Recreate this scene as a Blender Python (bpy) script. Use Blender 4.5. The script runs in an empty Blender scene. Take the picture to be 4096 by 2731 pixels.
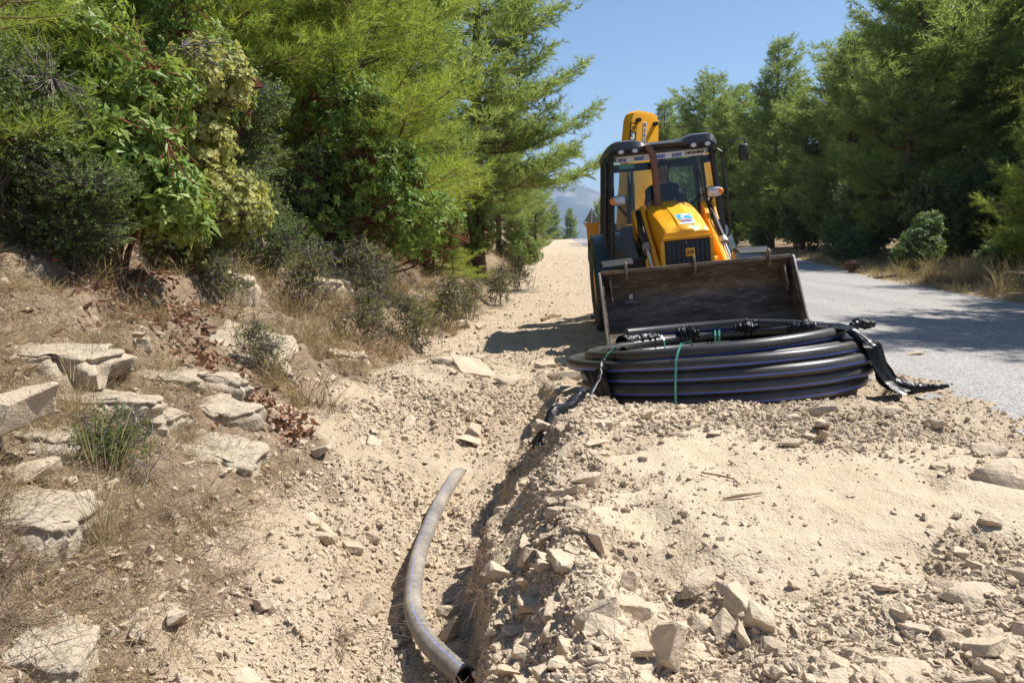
import bpy, bmesh, math, random
import numpy as np
from mathutils import Vector, Matrix, Euler
R = math.radians
random.seed(7)
rng = np.random.default_rng(11)
scene = bpy.context.scene
COL = scene.collection

# ------------------------------------------------------------------ camera, sky, sun, exposure
cam_d = bpy.data.cameras.new('camera')
cam_d.sensor_width = 36.0
cam_d.lens = 28.0
cam_d.clip_start = 0.05
cam_d.clip_end = 40000
cam = bpy.data.objects.new('camera', cam_d)
COL.objects.link(cam)
cam.location = (0, 0, 1.45)
cam.rotation_euler = (R(90 - 7.8), 0, 0)
scene.camera = cam

SUN_AZ = (0.937, 0.35)          # horizontal direction towards the sun (x, y)
SUN_EL = R(56)
world = bpy.data.worlds.new('World')
scene.world = world
world.use_nodes = True
wn = world.node_tree
wn.nodes.clear()
w_out = wn.nodes.new('ShaderNodeOutputWorld')
w_bg = wn.nodes.new('ShaderNodeBackground')
w_sky = wn.nodes.new('ShaderNodeTexSky')
w_sky.sky_type = 'NISHITA'
w_sky.sun_disc = False
w_sky.sun_elevation = SUN_EL
w_sky.sun_rotation = math.atan2(SUN_AZ[0], SUN_AZ[1])
w_sky.altitude = 0
w_sky.air_density = 1.0
w_sky.dust_density = 0.1
w_sky.ozone_density = 4.5
w_bg.inputs['Strength'].default_value = 0.08
wn.links.new(w_sky.outputs[0], w_bg.inputs['Color'])
wn.links.new(w_bg.outputs[0], w_out.inputs['Surface'])

sun_d = bpy.data.lights.new('sun', 'SUN')
sun_d.energy = 5.0
sun_d.angle = R(0.53)
sun_d.color = (1.0, 0.968, 0.91)
sun = bpy.data.objects.new('sun', sun_d)
COL.objects.link(sun)
sdir = Vector((SUN_AZ[0] * math.cos(SUN_EL), SUN_AZ[1] * math.cos(SUN_EL), math.sin(SUN_EL)))
sun.rotation_euler = sdir.to_track_quat('Z', 'Y').to_euler()
sun.location = (8, 6, 14)

vs = scene.view_settings
vs.view_transform = 'Standard'
vs.look = 'None'
vs.exposure = 0.68
vs.gamma = 1.0
vs.use_curve_mapping = False
scene.cycles.max_bounces = 6
scene.cycles.transparent_max_bounces = 12
scene.cycles.volume_bounces = 0

# ------------------------------------------------------------------ terrain functions
def _hash(ix, iy, seed):
    n = (ix.astype(np.int64) * 374761393 + iy.astype(np.int64) * 668265263 + seed * 1442695041) & 0x7fffffff
    n = ((n ^ (n >> 13)) * 1274126177) & 0x7fffffff
    return ((n ^ (n >> 16)) & 0xffff) / 65535.0

def vnoise(x, y, seed=0):
    x = np.asarray(x, float); y = np.asarray(y, float)
    ix = np.floor(x); iy = np.floor(y)
    fx = x - ix; fy = y - iy
    fx = fx * fx * (3 - 2 * fx); fy = fy * fy * (3 - 2 * fy)
    a = _hash(ix, iy, seed); b = _hash(ix + 1, iy, seed)
    c = _hash(ix, iy + 1, seed); d = _hash(ix + 1, iy + 1, seed)
    return (a + (b - a) * fx) * (1 - fy) + (c + (d - c) * fx) * fy - 0.5      # -0.5 .. 0.5

def fbm(x, y, seed=0, octaves=4, gain=0.5):
    s = 0; a = 1.0; f = 1.0
    for o in range(octaves):
        ca, sa = math.cos(0.7 * o), math.sin(0.7 * o)
        s = s + a * vnoise((x * ca - y * sa) * f + 13.7 * o, (x * sa + y * ca) * f + 7.1 * o, seed + o)
        a *= gain; f *= 2.03
    return s

def sstep(x, a, b):
    t = np.clip((np.asarray(x, float) - a) / (b - a), 0, 1)
    return t * t * (3 - 2 * t)

def ip(y, pts):
    return np.interp(y, [p[0] for p in pts], [p[1] for p in pts])

ROAD_L = [(-60, 4.6), (0, 4.2), (6, 4.0), (8, 3.8), (14, 4.0), (25, 4.8), (40, 5.9), (55, 6.3), (69, 6.7), (100, 8.5), (150, 11.5), (222, 16), (300, 22)]
ROAD_R = [(-60, 10.2), (0, 9.9), (16, 10.3), (25, 11.3), (35, 13.7), (45, 15.9), (60, 16.9), (80, 17.3), (110, 18.0), (150, 20), (222, 25), (300, 31)]
FOOT = [(-60, -1.5), (2, -1.30), (3.8, -1.45), (5.5, -1.6), (7.3, -1.66), (11.3, -1.38), (16.2, -.70), (39.6, .5), (70, 2.6), (113, 4.6), (160, 8), (300, 18)]
EDGE = [(-5, -.25), (1, -.2), (2.43, -.16), (3.3, -.10), (4.2, -.07), (5.2, .06), (6.6, .28), (8, .40), (9.5, .45), (20, .45)]
FLOOR = [(-5, -.60), (6, -.60), (7.2, -.50), (8.6, -.36), (10, -.30), (13, -.28)]

def packed(x, y):
    """0..1 where wheels have pressed the spoil flat"""
    a = 1 - sstep(np.hypot((x - 1.35) / 1.15, (y - 4.0) / 1.2) + 1.0 * fbm(x * 1.5, y * 1.9, 31, 4), 0.66, 0.95)
    b = 1 - sstep(np.hypot((x - .38) / .30, (y - 2.95) / .36) + 0.5 * fbm(x * 3, y * 3, 33, 2), 0.7, 1.0)
    c = 1 - sstep(np.hypot((x - 1.0) / .5, (y - 5.75) / .35) + 0.4 * fbm(x * 3, y * 3, 34, 2), 0.7, 1.0)
    return np.maximum(np.maximum(a, b), c)

def road_z(x, y):
    return 0.02 * np.sin(np.asarray(y, float) * 0.05) * sstep(y, 20, 60) - 3.0 * sstep(y, 170, 330) ** 1.3 * 3

def height(x, y, detail=True):
    x = np.asarray(x, float); y = np.asarray(y, float)
    xl, xr, ft, xe = ip(y, ROAD_L), ip(y, ROAD_R), ip(y, FOOT), ip(y, EDGE)
    base = road_z(x, y)
    wob = 0.35 * fbm(x * 0.6, y * 0.6, 3, 3)
    ft = ft + wob * 0.6
    xe = xe + 0.22 * fbm(y * 1.6, x * .5, 5, 3) + 0.05 * vnoise(y * 9, x * 2, 6)
    # shoulder falls gently from the road towards the foot of the bank
    sh = -0.05 * np.clip(xl - x, 0, 6.5)
    z = sh + 0.05 * fbm(x * .9, y * .9, 8, 3) * sstep(xl - x, 0.2, 1.2)
    # spoil thrown up beside the trench and flattened
    heap = ip(y, [(-5, .16), (2, .20), (4, .25), (5.6, .24), (6.1, .25), (6.5, .10), (7.5, 0), (8.6, -.05), (9.6, -.02), (11, 0)])
    hw = sstep(x, xe, xe + .35) * (1 - sstep(x, 2.5, 3.9))
    z = z + heap * hw + 0.09 * hw * np.exp(-((x - xe - .36) / .26) ** 2) * (1 - sstep(y, 6, 8))
    # a lower wheel rut in the near spoil
    z = z - 0.07 * (1 - sstep(np.abs(x - (0.62 - 0.03 * (y - 2))), .12, .3)) * (1 - sstep(y, 3.6, 4.4)) * sstep(x, xe, xe + .3)
    z = z - 0.05 * (1 - sstep(np.abs(y - 2.85 - .2 * x), .08, .25)) * sstep(x, .7, 1.0)
    # trench
    fl = ip(y, FLOOR) + 0.05 * fbm(x * 2, y * 2, 12, 3)
    open_ = 1 - sstep(y, 8.2, 10.5)
    right = sstep(x, xe - .20 + .06 * open_, xe)
    flo_l = xe - .62
    zf = -0.05 * np.clip(xl - ft, 0, 6.5) + 0.20
    tl = np.clip((flo_l - x) / np.maximum(flo_l - ft, .3), 0, 1)
    left = fl + (zf - fl) * tl ** 0.8 + .10 * fbm(x * 2.2, y * 1.4, 14, 3) * np.sin(np.pi * tl)
    trench = np.where(x > flo_l, fl + (z - fl) * right, left)
    z = np.where((x < xe) & (x > ft - .5), z + (np.minimum(trench, z + .3) - z) * open_, z)
    # rubble heap closing the trench
    z = z + 0.20 * np.exp(-((x + .75) / .75) ** 2 - ((y - 8.9) / .7) ** 2)
    # bank
    s = ft - x
    sp = np.clip(s, 0, None)
    k = ip(y, [(-5, .62), (8, .60), (16, .68), (40, .75), (80, .6), (150, .35)])
    prof = k * np.minimum(sp, 3.4) + 0.34 * np.clip(sp - 3.4, 0, 60) + 0.15 * np.clip(sp - 63, 0, 200)
    st = prof + 0.30 * fbm(x * .8, y * .5, 21, 3)
    ledge = (np.floor(st / .34) + sstep(st / .34 - np.floor(st / .34), .55, .95)) * .34 - st
    led = (0.55 + 0.9 * fbm(x * .5, y * .5, 22, 2))
    ledge_w = sstep(sp, .25, .6) * (1 - sstep(sp, 3.0, 4.2)) * (1 - sstep(y, 14, 22))
    zb = zf * open_ + (-0.05 * np.clip(xl - ft, 0, 6.5)) * (1 - open_)
    bank = zb + prof + np.clip(led, 0, 1) * ledge * ledge_w + 0.16 * fbm(x * .7, y * .7, 23, 3) * sstep(sp, .1, 1.0)
    z = np.where(s > 0, np.maximum(bank, np.where(s < .3, z, -9)), z)
    # under and beside the road
    inn = sstep(x, xl - .05, xl + .3) * (1 - sstep(x, xr - .35, xr + .05))
    z = z - 0.06 * inn
    edge_n = x - xl + 0.9 * fbm(x * .8, y * .8, 41, 4)
    fan = (1 - sstep(edge_n, -.35, .75)) * sstep(x, xl - 1.5, xl - .6)
    z = z + 0.085 * fan * inn + .02 * fan * (1 - inn)
    # right verge and forest floor
    vr = np.clip(x - xr, 0, None)
    z = z + 0.10 * sstep(vr, -.0, 1.0) + 0.02 * np.clip(vr, 0, 40) + 0.10 * fbm(x * .5, y * .5, 44, 3) * sstep(vr, .3, 2)
    if detail:
        pk = packed(x, y)
        far = 1 - sstep(y, 9, 20)
        loose = (1 - .68 * pk) * (1 - inn) * far * (1 - sstep(x, xr - 1, xr))
        z = z + loose * (0.075 * fbm(x * 4.2, y * 4.2, 51, 3) + 0.045 * np.abs(fbm(x * 13, y * 13, 55, 3)) - .008)
        z = z + pk * far * (0.022 * fbm(x * 1.5, y * 5, 58, 4) + .010 * vnoise(x * 3 + y * 22, x * 22 - y * 3, 59) * (vnoise(x * 1.1, y * 1.1, 60) > 0))
    z = z + base
    # the land falls away beyond the crest and off to the sides into a valley
    z = z - 60 * sstep(y, 210, 900) - 0.0 * y
    return z

def hz(x, y):
    return float(height(np.array([x]), np.array([y]))[0])

# ------------------------------------------------------------------ helpers: objects and tags
def tag(o, label=None, cat=None, group=None, kind=None):
    if label: o['label'] = label
    if cat: o['category'] = cat
    if group: o['group'] = group
    if kind: o['kind'] = kind
    return o

def empty(name, loc=(0, 0, 0), rot=(0, 0, 0)):
    o = bpy.data.objects.new(name, None)
    o.empty_display_size = 0.2
    COL.objects.link(o)
    o.location = loc
    o.rotation_euler = rot
    return o

def link_mesh(name, me, mat=None, parent=None):
    o = bpy.data.objects.new(name, me)
    COL.objects.link(o)
    if mat is not None and len(me.materials) == 0:
        me.materials.append(mat)
    if parent is not None:
        o.parent = parent
    return o

def copy_tree(o, parent=None):
    c = o.copy()
    COL.objects.link(c)
    c.parent = parent
    for ch in o.children:
        copy_tree(ch, c)
    return c

def np_mesh(name, V, F, smooth=False, attrs=None, uv=None):
    """V (n,3) floats, F (m,k) ints of one size k"""
    V = np.ascontiguousarray(V, np.float32); F = np.ascontiguousarray(F, np.int32)
    m, k = F.shape
    me = bpy.data.meshes.new(name)
    me.vertices.add(len(V)); me.vertices.foreach_set('co', V.ravel())
    me.loops.add(m * k); me.loops.foreach_set('vertex_index', F.ravel())
    me.polygons.add(m)
    me.polygons.foreach_set('loop_start', np.arange(0, m * k, k, dtype=np.int32))
    me.polygons.foreach_set('loop_total', np.full(m, k, np.int32))
    me.polygons.foreach_set('use_smooth', np.full(m, smooth, bool))
    if uv is not None:
        l = me.uv_layers.new(name='uv')
        l.data.foreach_set('uv', np.ascontiguousarray(uv[F.ravel()], np.float32).ravel())
    me.update(calc_edges=True)
    for an, av in (attrs or {}).items():
        a = me.attributes.new(an, 'FLOAT', 'POINT')
        a.data.foreach_set('value', np.ascontiguousarray(av, np.float32))
    return me

class MB:
    """collects simple solids into one mesh"""
    def __init__(self):
        self.v = []; self.f = []; self.uv = {}
    def add(self, vs, fs):
        b = len(self.v)
        self.v += [tuple(p) for p in vs]
        self.f += [tuple(i + b for i in f) for f in fs]
        return b
    def box(self, c, s, rot=None):
        x, y, z = s[0] / 2, s[1] / 2, s[2] / 2
        P = [Vector((sx * x, sy * y, sz * z)) for sx in (-1, 1) for sy in (-1, 1) for sz in (-1, 1)]
        if rot is not None:
            M = rot if isinstance(rot, Matrix) else Euler(rot).to_matrix()
            P = [M @ p for p in P]
        P = [p + Vector(c) for p in P]
        self.add(P, [(0, 1, 3, 2), (4, 6, 7, 5), (0, 4, 5, 1), (2, 3, 7, 6), (0, 2, 6, 4), (1, 5, 7, 3)])
        return self
    def tube(self, pts, r, n=10, caps=True):
        pts = [Vector(p) for p in pts]
        rs = r if isinstance(r, (list, tuple)) else [r] * len(pts)
        T = []
        for i in range(len(pts)):
            a = pts[max(i - 1, 0)]; b = pts[min(i + 1, len(pts) - 1)]
            T.append((b - a).normalized() if (b - a).length > 1e-9 else Vector((0, 0, 1)))
        u = T[0].orthogonal().normalized()
        vs = []
        for i, p in enumerate(pts):
            u = (u - T[i] * u.dot(T[i]))
            u = u.normalized() if u.length > 1e-6 else T[i].orthogonal().normalized()
            w = T[i].cross(u)
            for k in range(n):
                a = 2 * math.pi * k / n
                vs.append(p + (u * math.cos(a) + w * math.sin(a)) * rs[i])
        fs = []
        for i in range(len(pts) - 1):
            for k in range(n):
                fs.append((i * n + k, i * n + (k + 1) % n, (i + 1) * n + (k + 1) % n, (i + 1) * n + k))
        if caps:
            fs.append(tuple(reversed(range(n))))
            fs.append(tuple(range((len(pts) - 1) * n, len(pts) * n)))
        self.add(vs, fs)
        return self
    def cyl(self, a, b, r, r2=None, n=16):
        return self.tube([a, b], [r, r if r2 is None else r2], n)
    def prism(self, poly, lo, hi, axis='x'):
        """poly: 2D points; axis x -> (y,z), y -> (x,z), z -> (x,y)"""
        def P(p, t):
            return {'x': (t, p[0], p[1]), 'y': (p[0], t, p[1]), 'z': (p[0], p[1], t)}[axis]
        n = len(poly)
        vs = [P(p, lo) for p in poly] + [P(p, hi) for p in poly]
        fs = [tuple(range(n)), tuple(reversed(range(n, 2 * n)))]
        for i in range(n):
            j = (i + 1) % n
            fs.append((i, i + n, j + n, j))
        self.add(vs, fs)
        return self
    def loft(self, secs, caps=True, closed=True):
        n = len(secs[0]); vs = [p for s in secs for p in s]; fs = []
        for i in range(len(secs) - 1):
            for k in range(n if closed else n - 1):
                fs.append((i * n + k, i * n + (k + 1) % n, (i + 1) * n + (k + 1) % n, (i + 1) * n + k))
        if caps and closed:
            fs.append(tuple(reversed(range(n))))
            fs.append(tuple(range((len(secs) - 1) * n, len(secs) * n)))
        self.add(vs, fs)
        return self
    def lathe(self, prof, c, axis, n=28):
        """prof [(r, t)] along axis"""
        ax = Vector(axis).normalized(); u = ax.orthogonal().normalized(); w = ax.cross(u)
        secs = []
        for r, t in prof:
            secs.append([Vector(c) + ax * t + (u * math.cos(2 * math.pi * k / n) + w * math.sin(2 * math.pi * k / n)) * max(r, 1e-4) for k in range(n)])
        return self.loft(secs)
    def ball(self, c, r, n=12, m=8):
        r = r if isinstance(r, (tuple, list)) else (r, r, r)
        secs = []
        for i in range(m + 1):
            a = math.pi * i / m
            secs.append([(c[0] + r[0] * math.sin(a) * math.cos(2 * math.pi * k / n) + 0,
                          c[1] + r[1] * math.sin(a) * math.sin(2 * math.pi * k / n),
                          c[2] - r[2] * math.cos(a)) for k in range(n)])
        return self.loft(secs, caps=False)
    def build(self, name, mat, parent=None, smooth=38, bevel=0.0):
        me = bpy.data.meshes.new(name)
        me.from_pydata(self.v, [], self.f)
        me.validate()
        bm = bmesh.new(); bm.from_mesh(me)
        bmesh.ops.remove_doubles(bm, verts=bm.verts, dist=1e-5)
        bmesh.ops.recalc_face_normals(bm, faces=bm.faces)
        if bevel > 0:
            es = [e for e in bm.edges if len(e.link_faces) == 2 and e.calc_face_angle(0) > 0.6]
            if es:
                bmesh.ops.bevel(bm, geom=es, offset=bevel, segments=2, affect='EDGES', profile=0.6, clamp_overlap=True)
        bm.to_mesh(me); bm.free()
        if smooth:
            me.polygons.foreach_set('use_smooth', [True] * len(me.polygons))
            me.set_sharp_from_angle(angle=R(smooth))
        me.update()
        return link_mesh(name, me, mat, parent)

# ------------------------------------------------------------------ helpers: materials
class NT:
    def __init__(self, name):
        self.m = bpy.data.materials.new(name); self.m.use_nodes = True
        self.t = self.m.node_tree; self.t.nodes.clear()
        self.out = self.t.nodes.new('ShaderNodeOutputMaterial')
    def n(self, typ, ins=None, **props):
        nd = self.t.nodes.new('ShaderNode' + typ)
        for k, v in props.items(): setattr(nd, k, v)
        for k, v in (ins or {}).items(): self.set(nd, k, v)
        return nd
    def set(self, nd, k, v):
        s = nd.inputs[k]
        if isinstance(v, bpy.types.NodeSocket): self.t.links.new(v, s)
        elif isinstance(v, bpy.types.Node): self.t.links.new(v.outputs[0], s)
        else:
            if s.type == 'RGBA' and len(v) == 3: v = (*v, 1)
            s.default_value = v
    def noise(self, vec, scale, detail=4, rough=.55, dist=0.0):
        return self.n('TexNoise', {'Vector': vec, 'Scale': scale, 'Detail': detail, 'Roughness': rough, 'Distortion': dist}).outputs[0]
    def ramp(self, fac, stops):
        r = self.n('ValToRGB', {'Fac': fac}); e = r.color_ramp.elements
        while len(e) < len(stops): e.new(0.5)
        for i, (p, c) in enumerate(stops):
            e[i].position = p
            e[i].color = (c, c, c, 1) if isinstance(c, (int, float)) else (*c, 1)
        return r.outputs[0]
    def mix(self, fac, a, b, mode='MIX'):
        nd = self.n('Mix', data_type='RGBA', blend_type=mode)
        self.set(nd, 0, fac); self.set(nd, 6, a); self.set(nd, 7, b)
        return nd.outputs[2]
    def math(self, op, a, b=0.5, clamp=False):
        nd = self.n('Math', operation=op, use_clamp=clamp)
        self.set(nd, 0, a); self.set(nd, 1, b)
        return nd.outputs[0]
    def bump(self, h, strength=.5, dist=.02, normal=None):
        nd = self.n('Bump', {'Height': h, 'Strength': strength, 'Distance': dist})
        if normal is not None: self.set(nd, 'Normal', normal)
        return nd.outputs[0]
    def pos(self):
        return self.n('NewGeometry').outputs['Position']
    def obj(self):
        return self.n('TexCoord').outputs['Object']
    def bsdf(self, col, rough=.6, metal=0.0, normal=None, spec=.5, **kw):
        p = self.n('BsdfPrincipled', {'Base Color': col, 'Roughness': rough, 'Metallic': metal, 'Specular IOR Level': spec})
        if normal is not None: self.set(p, 'Normal', normal)
        for k, v in kw.items(): self.set(p, k, v)
        return p.outputs[0]
    def done(self, sh):
        self.t.links.new(sh, self.out.inputs['Surface'])
        return self.m

MATS = {}
def painted(name, col, rough=.35, metal=0.0, dirt=.25, dirtcol=(.42, .34, .23), scale=3.0, spec=.5, bump=.05):
    """painted / moulded surface with dust lying in patches and small roughness changes"""
    if name in MATS: return MATS[name]
    t = NT(name); o = t.obj()
    n1 = t.noise(o, scale, 6, .65); n2 = t.noise(o, scale * 9, 4, .6)
    d = t.math('MULTIPLY', t.ramp(t.math('ADD', t.math('MULTIPLY', n1, .7), t.math('MULTIPLY', n2, .3)), [(.38, 0.0), (.72, 1.0)]), dirt)
    c = t.mix(d, t.mix(n2, col, tuple(min(1, x * 1.12) for x in col)), dirtcol)
    r = t.math('ADD', t.math('MULTIPLY', d, .45), rough, True)
    MATS[name] = t.done(t.bsdf(c, r, metal, t.bump(n2, bump, .004), spec))
    return MATS[name]

def stone_mat(name, a, b, c, scale=4.0, crack=0.0):
    if name in MATS: return MATS[name]
    t = NT(name); o = t.obj()
    oi = t.n('ObjectInfo').outputs['Random']
    off = t.n('VectorMath', operation='ADD'); t.set(off, 0, t.pos()); t.set(off, 1, oi)
    n1 = t.noise(off.outputs[0], scale, 6, .62); n2 = t.noise(off.outputs[0], scale * 8, 5, .65)
    col = t.mix(t.ramp(n1, [(.32, 0.), (.68, 1.)]), a, b)
    col = t.mix(t.ramp(n2, [(.52, 0.), (.8, .8)]), col, c)
    vd = t.n('VectorMath', operation='ADD'); t.set(vd, 0, off.outputs[0]); t.set(vd, 1, t.n('VectorMath', {0: t.n('TexNoise', {'Vector': off.outputs[0], 'Scale': scale * 1.5, 'Detail': 4.0}).outputs['Color'], 1: (.35, .35, .35)}, operation='MULTIPLY').outputs[0])
    cr = t.n('TexVoronoi', {'Vector': vd.outputs[0], 'Scale': scale * .8}, feature='DISTANCE_TO_EDGE').outputs['Distance']
    crk = t.ramp(cr, [(.0, 1.), (.035, 0.)])
    pit = t.ramp(t.noise(off.outputs[0], scale * 5, 3, .6), [(.62, 0.), (.72, 1.)])
    col = t.mix(t.math('MULTIPLY', crk, crack), col, tuple(x * .35 for x in a))
    col = t.mix(t.math('MULTIPLY', pit, crack * .5), col, tuple(x * .5 for x in a))
    hgt = t.math('ADD', t.math('MULTIPLY', n2, .6), n1)
    hgt = t.math('SUBTRACT', hgt, t.math('MULTIPLY', t.math('ADD', crk, t.math('MULTIPLY', pit, .6)), crack * .7))
    nb = t.bump(hgt, .8, .02)
    MATS[name] = t.done(t.bsdf(col, .95, 0, nb, .15))
    return MATS[name]

def leaf_mat(name, c1, c2, c3, rough=.45, trans=.35, spec=.4):
    """tint attribute 0..1 picks between three leaf colours"""
    if name in MATS: return MATS[name]
    t = NT(name)
    a = t.n('Attribute', attribute_name='tint').outputs['Fac']
    col = t.ramp(a, [(0.0, c1), (.55, c2), (1.0, c3)])
    p = t.bsdf(col, rough, 0, None, spec)
    tr = t.n('BsdfTranslucent', {'Color': t.mix(.5, col, tuple(min(1, x * y) for x, y in zip(c3, (1.3, 1.35, .7))))})
    mx = t.n('MixShader', {0: trans}); t.set(mx, 1, p); t.set(mx, 2, tr.outputs[0])
    MATS[name] = t.done(mx.outputs[0])
    return MATS[name]

def bark_mat(name, a, b, scale=6):
    if name in MATS: return MATS[name]
    t = NT(name); o = t.pos()
    mp = t.n('Mapping', {'Vector': o, 'Scale': (1, 1, .25)})
    n1 = t.noise(mp.outputs[0], scale, 5, .7)
    MATS[name] = t.done(t.bsdf(t.mix(t.ramp(n1, [(.35, 0.), (.65, 1.)]), a, b), .9, 0, t.bump(n1, .6, .03), .2))
    return MATS[name]

# ground: fresh spoil / old bank soil / forest floor chosen by the attributes stored on the sheet
def ground_material(name):
    t = NT(name); p = t.pos()
    old = t.n('Attribute', attribute_name='old').outputs['Fac']
    verge = t.n('Attribute', attribute_name='verge').outputs['Fac']
    pk = t.n('Attribute', attribute_name='packed').outputs['Fac']
    n0 = t.noise(p, .9, 5, .6); n1 = t.noise(p, 5, 6, .65); n2 = t.noise(p, 38, 5, .7); n3 = t.noise(p, 160, 3, .7)
    fresh = t.mix(t.ramp(n0, [(.3, 0.), (.7, 1.)]), (.575, .455, .315), (.465, .36, .24))
    fresh = t.mix(t.ramp(n1, [(.42, 0.), (.75, .7)]), fresh, (.63, .52, .38))
    fresh = t.mix(t.ramp(n2, [(.5, 0.), (.78, .55)]), fresh, (.37, .285, .19))
    fresh = t.mix(t.math('MULTIPLY', pk, .35), fresh, (.62, .505, .36))
    bank = t.mix(t.ramp(n1, [(.35, 0.), (.65, 1.)]), (.245, .175, .115), (.38, .29, .195))
    bank = t.mix(t.ramp(n2, [(.48, 0.), (.7, .8)]), bank, (.21, .145, .095))
    floor = t.mix(t.ramp(n1, [(.35, 0.), (.65, 1.)]), (.17, .115, .065), (.33, .25, .14))
    of = t.math('ADD', old, t.math('MULTIPLY', t.math('SUBTRACT', n1, .5), .9), True)
    col = t.mix(t.ramp(of, [(.35, 0.), (.62, 1.)]), fresh, bank)
    col = t.mix(verge, col, floor)
    vor = t.n('TexVoronoi', {'Vector': p, 'Scale': 70.0, 'Randomness': 1.0}, feature='F1').outputs['Distance']
    vor2 = t.n('TexVoronoi', {'Vector': p, 'Scale': 26.0, 'Randomness': 1.0}, feature='F1').outputs['Distance']
    h = t.math('ADD', t.math('MULTIPLY', n2, .9), t.math('MULTIPLY', n3, .45))
    h = t.math('SUBTRACT', h, t.math('MULTIPLY', vor, .55))
    h = t.math('SUBTRACT', h, t.math('MULTIPLY', vor2, .5))
    st = t.math('SUBTRACT', .9, t.math('MULTIPLY', pk, .30))
    nd = t.n('Bump', {'Height': h, 'Distance': .022}); t.set(nd, 'Strength', st)
    return t.done(t.bsdf(col, .97, 0, nd.outputs[0], .1))

def road_material():
    t = NT('chip_seal'); p = t.pos()
    v = t.n('TexVoronoi', {'Vector': p, 'Scale': 42.0, 'Randomness': 1.0}, feature='F1')
    cc = t.n('SeparateColor', {'Color': v.outputs['Color']}).outputs[0]
    n0 = t.noise(p, .55, 4, .6); n1 = t.noise(p, 9, 5, .7)
    chip = t.ramp(cc, [(0., (.23, .21, .195)), (.45, (.40, .37, .34)), (1., (.64, .60, .555))])
    gap = t.ramp(v.outputs['Distance'], [(.32, 0.), (.62, 1.)])
    c = t.mix(t.math('MULTIPLY', gap, .55), chip, (.16, .15, .14))
    c = t.mix(t.ramp(n0, [(.35, 0.), (.7, .55)]), c, (.34, .315, .29))
    wy = t.n('Mapping', {'Vector': p, 'Scale': (.9, .035, 1)}).outputs[0]
    c = t.mix(t.ramp(t.noise(wy, 1.0, 4, .6), [(.42, 0.), (.62, .5)]), c, (.24, .225, .215))
    c = t.mix(t.ramp(n1, [(.55, 0.), (.85, .45)]), c, (.44, .37, .28))
    nb = t.bump(t.math('SUBTRACT', t.math('MULTIPLY', n1, .25), v.outputs['Distance']), .8, .012)
    return t.done(t.bsdf(c, .78, 0, nb, .35))

# ------------------------------------------------------------------ ground sheet, bank, road
def axis_grid(lo, a, b, hi, step, grow):
    g = list(np.arange(a, b + 1e-6, step))
    s = step
    while g[-1] < hi: s *= grow; g.append(g[-1] + s)
    s = step
    while g[0] > lo: s *= grow; g.insert(0, g[0] - s)
    return np.array(g)

gx = axis_grid(-9000, -3.6, 4.0, 9000, .024, 1.10)
s = .0165; yy = [2.0]
while yy[-1] < 12: yy.append(yy[-1] + max(.0185, .0068 * yy[-1] - .004))
g = yy[-1] - yy[-2]
while yy[-1] < 9000: g *= 1.055; yy.append(yy[-1] + g)
low = [2.0]; g = .0165
while low[-1] > -60: g *= 1.16; low.append(low[-1] - g)
gy = np.array(low[:0:-1] + yy)
GX, GY = np.meshgrid(gx, gy)
GZ = height(GX, GY)
nx, ny = len(gx), len(gy)
FTX = ip(GY, FOOT); XLR = ip(GY, ROAD_R)
att_old = np.clip(sstep(FTX - GX + .9 * fbm(GX * 1.1, GY * 1.1, 97, 4), -.38, .18) + .0, 0, 1)
att_old = np.maximum(att_old, .45 * (1 - sstep(np.abs(GX - ip(GY, EDGE) + .12), .02, .12)) * (1 - sstep(GY, 7, 9)))
att_verge = np.clip(sstep(GX - XLR, -.1, .5) + sstep(FTX - GX, 3.0, 5.0) * .8, 0, 1)
att_pk = packed(GX, GY) * (1 - sstep(GY, 7, 8))
V = np.stack([GX, GY, GZ], -1).reshape(-1, 3)
idx = np.arange(nx * ny).reshape(ny, nx)
Q = np.stack([idx[:-1, :-1], idx[:-1, 1:], idx[1:, 1:], idx[1:, :-1]], -1)
cxm = .5 * (GX[:-1, :-1] + GX[1:, 1:]); cym = .5 * (GY[:-1, :-1] + GY[1:, 1:])
on_bank = (cxm < ip(cym, FOOT) - .02) & (cym < 230)

def sub_sheet(name, mask, mat):
    q = Q[mask]
    used, inv = np.unique(q.ravel(), return_inverse=True)
    me = np_mesh(name, V[used], inv.reshape(-1, 4), True,
                 {'old': att_old.ravel()[used], 'verge': att_verge.ravel()[used], 'packed': att_pk.ravel()[used]})
    o = link_mesh(name, me, mat)
    o['kind'] = 'structure'
    return o

GROUND_M = ground_material('spoil_and_soil')
ground = sub_sheet('ground', ~on_bank, GROUND_M)
hillside = sub_sheet('hillside', on_bank, GROUND_M)

ry = np.concatenate([np.arange(-50, 20, .5), np.arange(20, 330, 2.0)])
rt = np.linspace(0, 1, 15)
RX = ip(ry, ROAD_L)[:, None] - .3 + (ip(ry, ROAD_R) - ip(ry, ROAD_L) + .5)[:, None] * rt[None]
RYg = np.repeat(ry[:, None], len(rt), 1)
RX[:, -1] += .28 * fbm(ry * .9, ry * 0 + 3, 71, 4)
RZ = road_z(RX, RYg) + 0.0
ri = np.arange(RX.size).reshape(RX.shape)
RQ = np.stack([ri[:-1, :-1], ri[:-1, 1:], ri[1:, 1:], ri[1:, :-1]], -1).reshape(-1, 4)
road = link_mesh('road', np_mesh('road', np.stack([RX, RYg, RZ], -1).reshape(-1, 3), RQ, True), road_material())
road['kind'] = 'structure'

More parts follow.
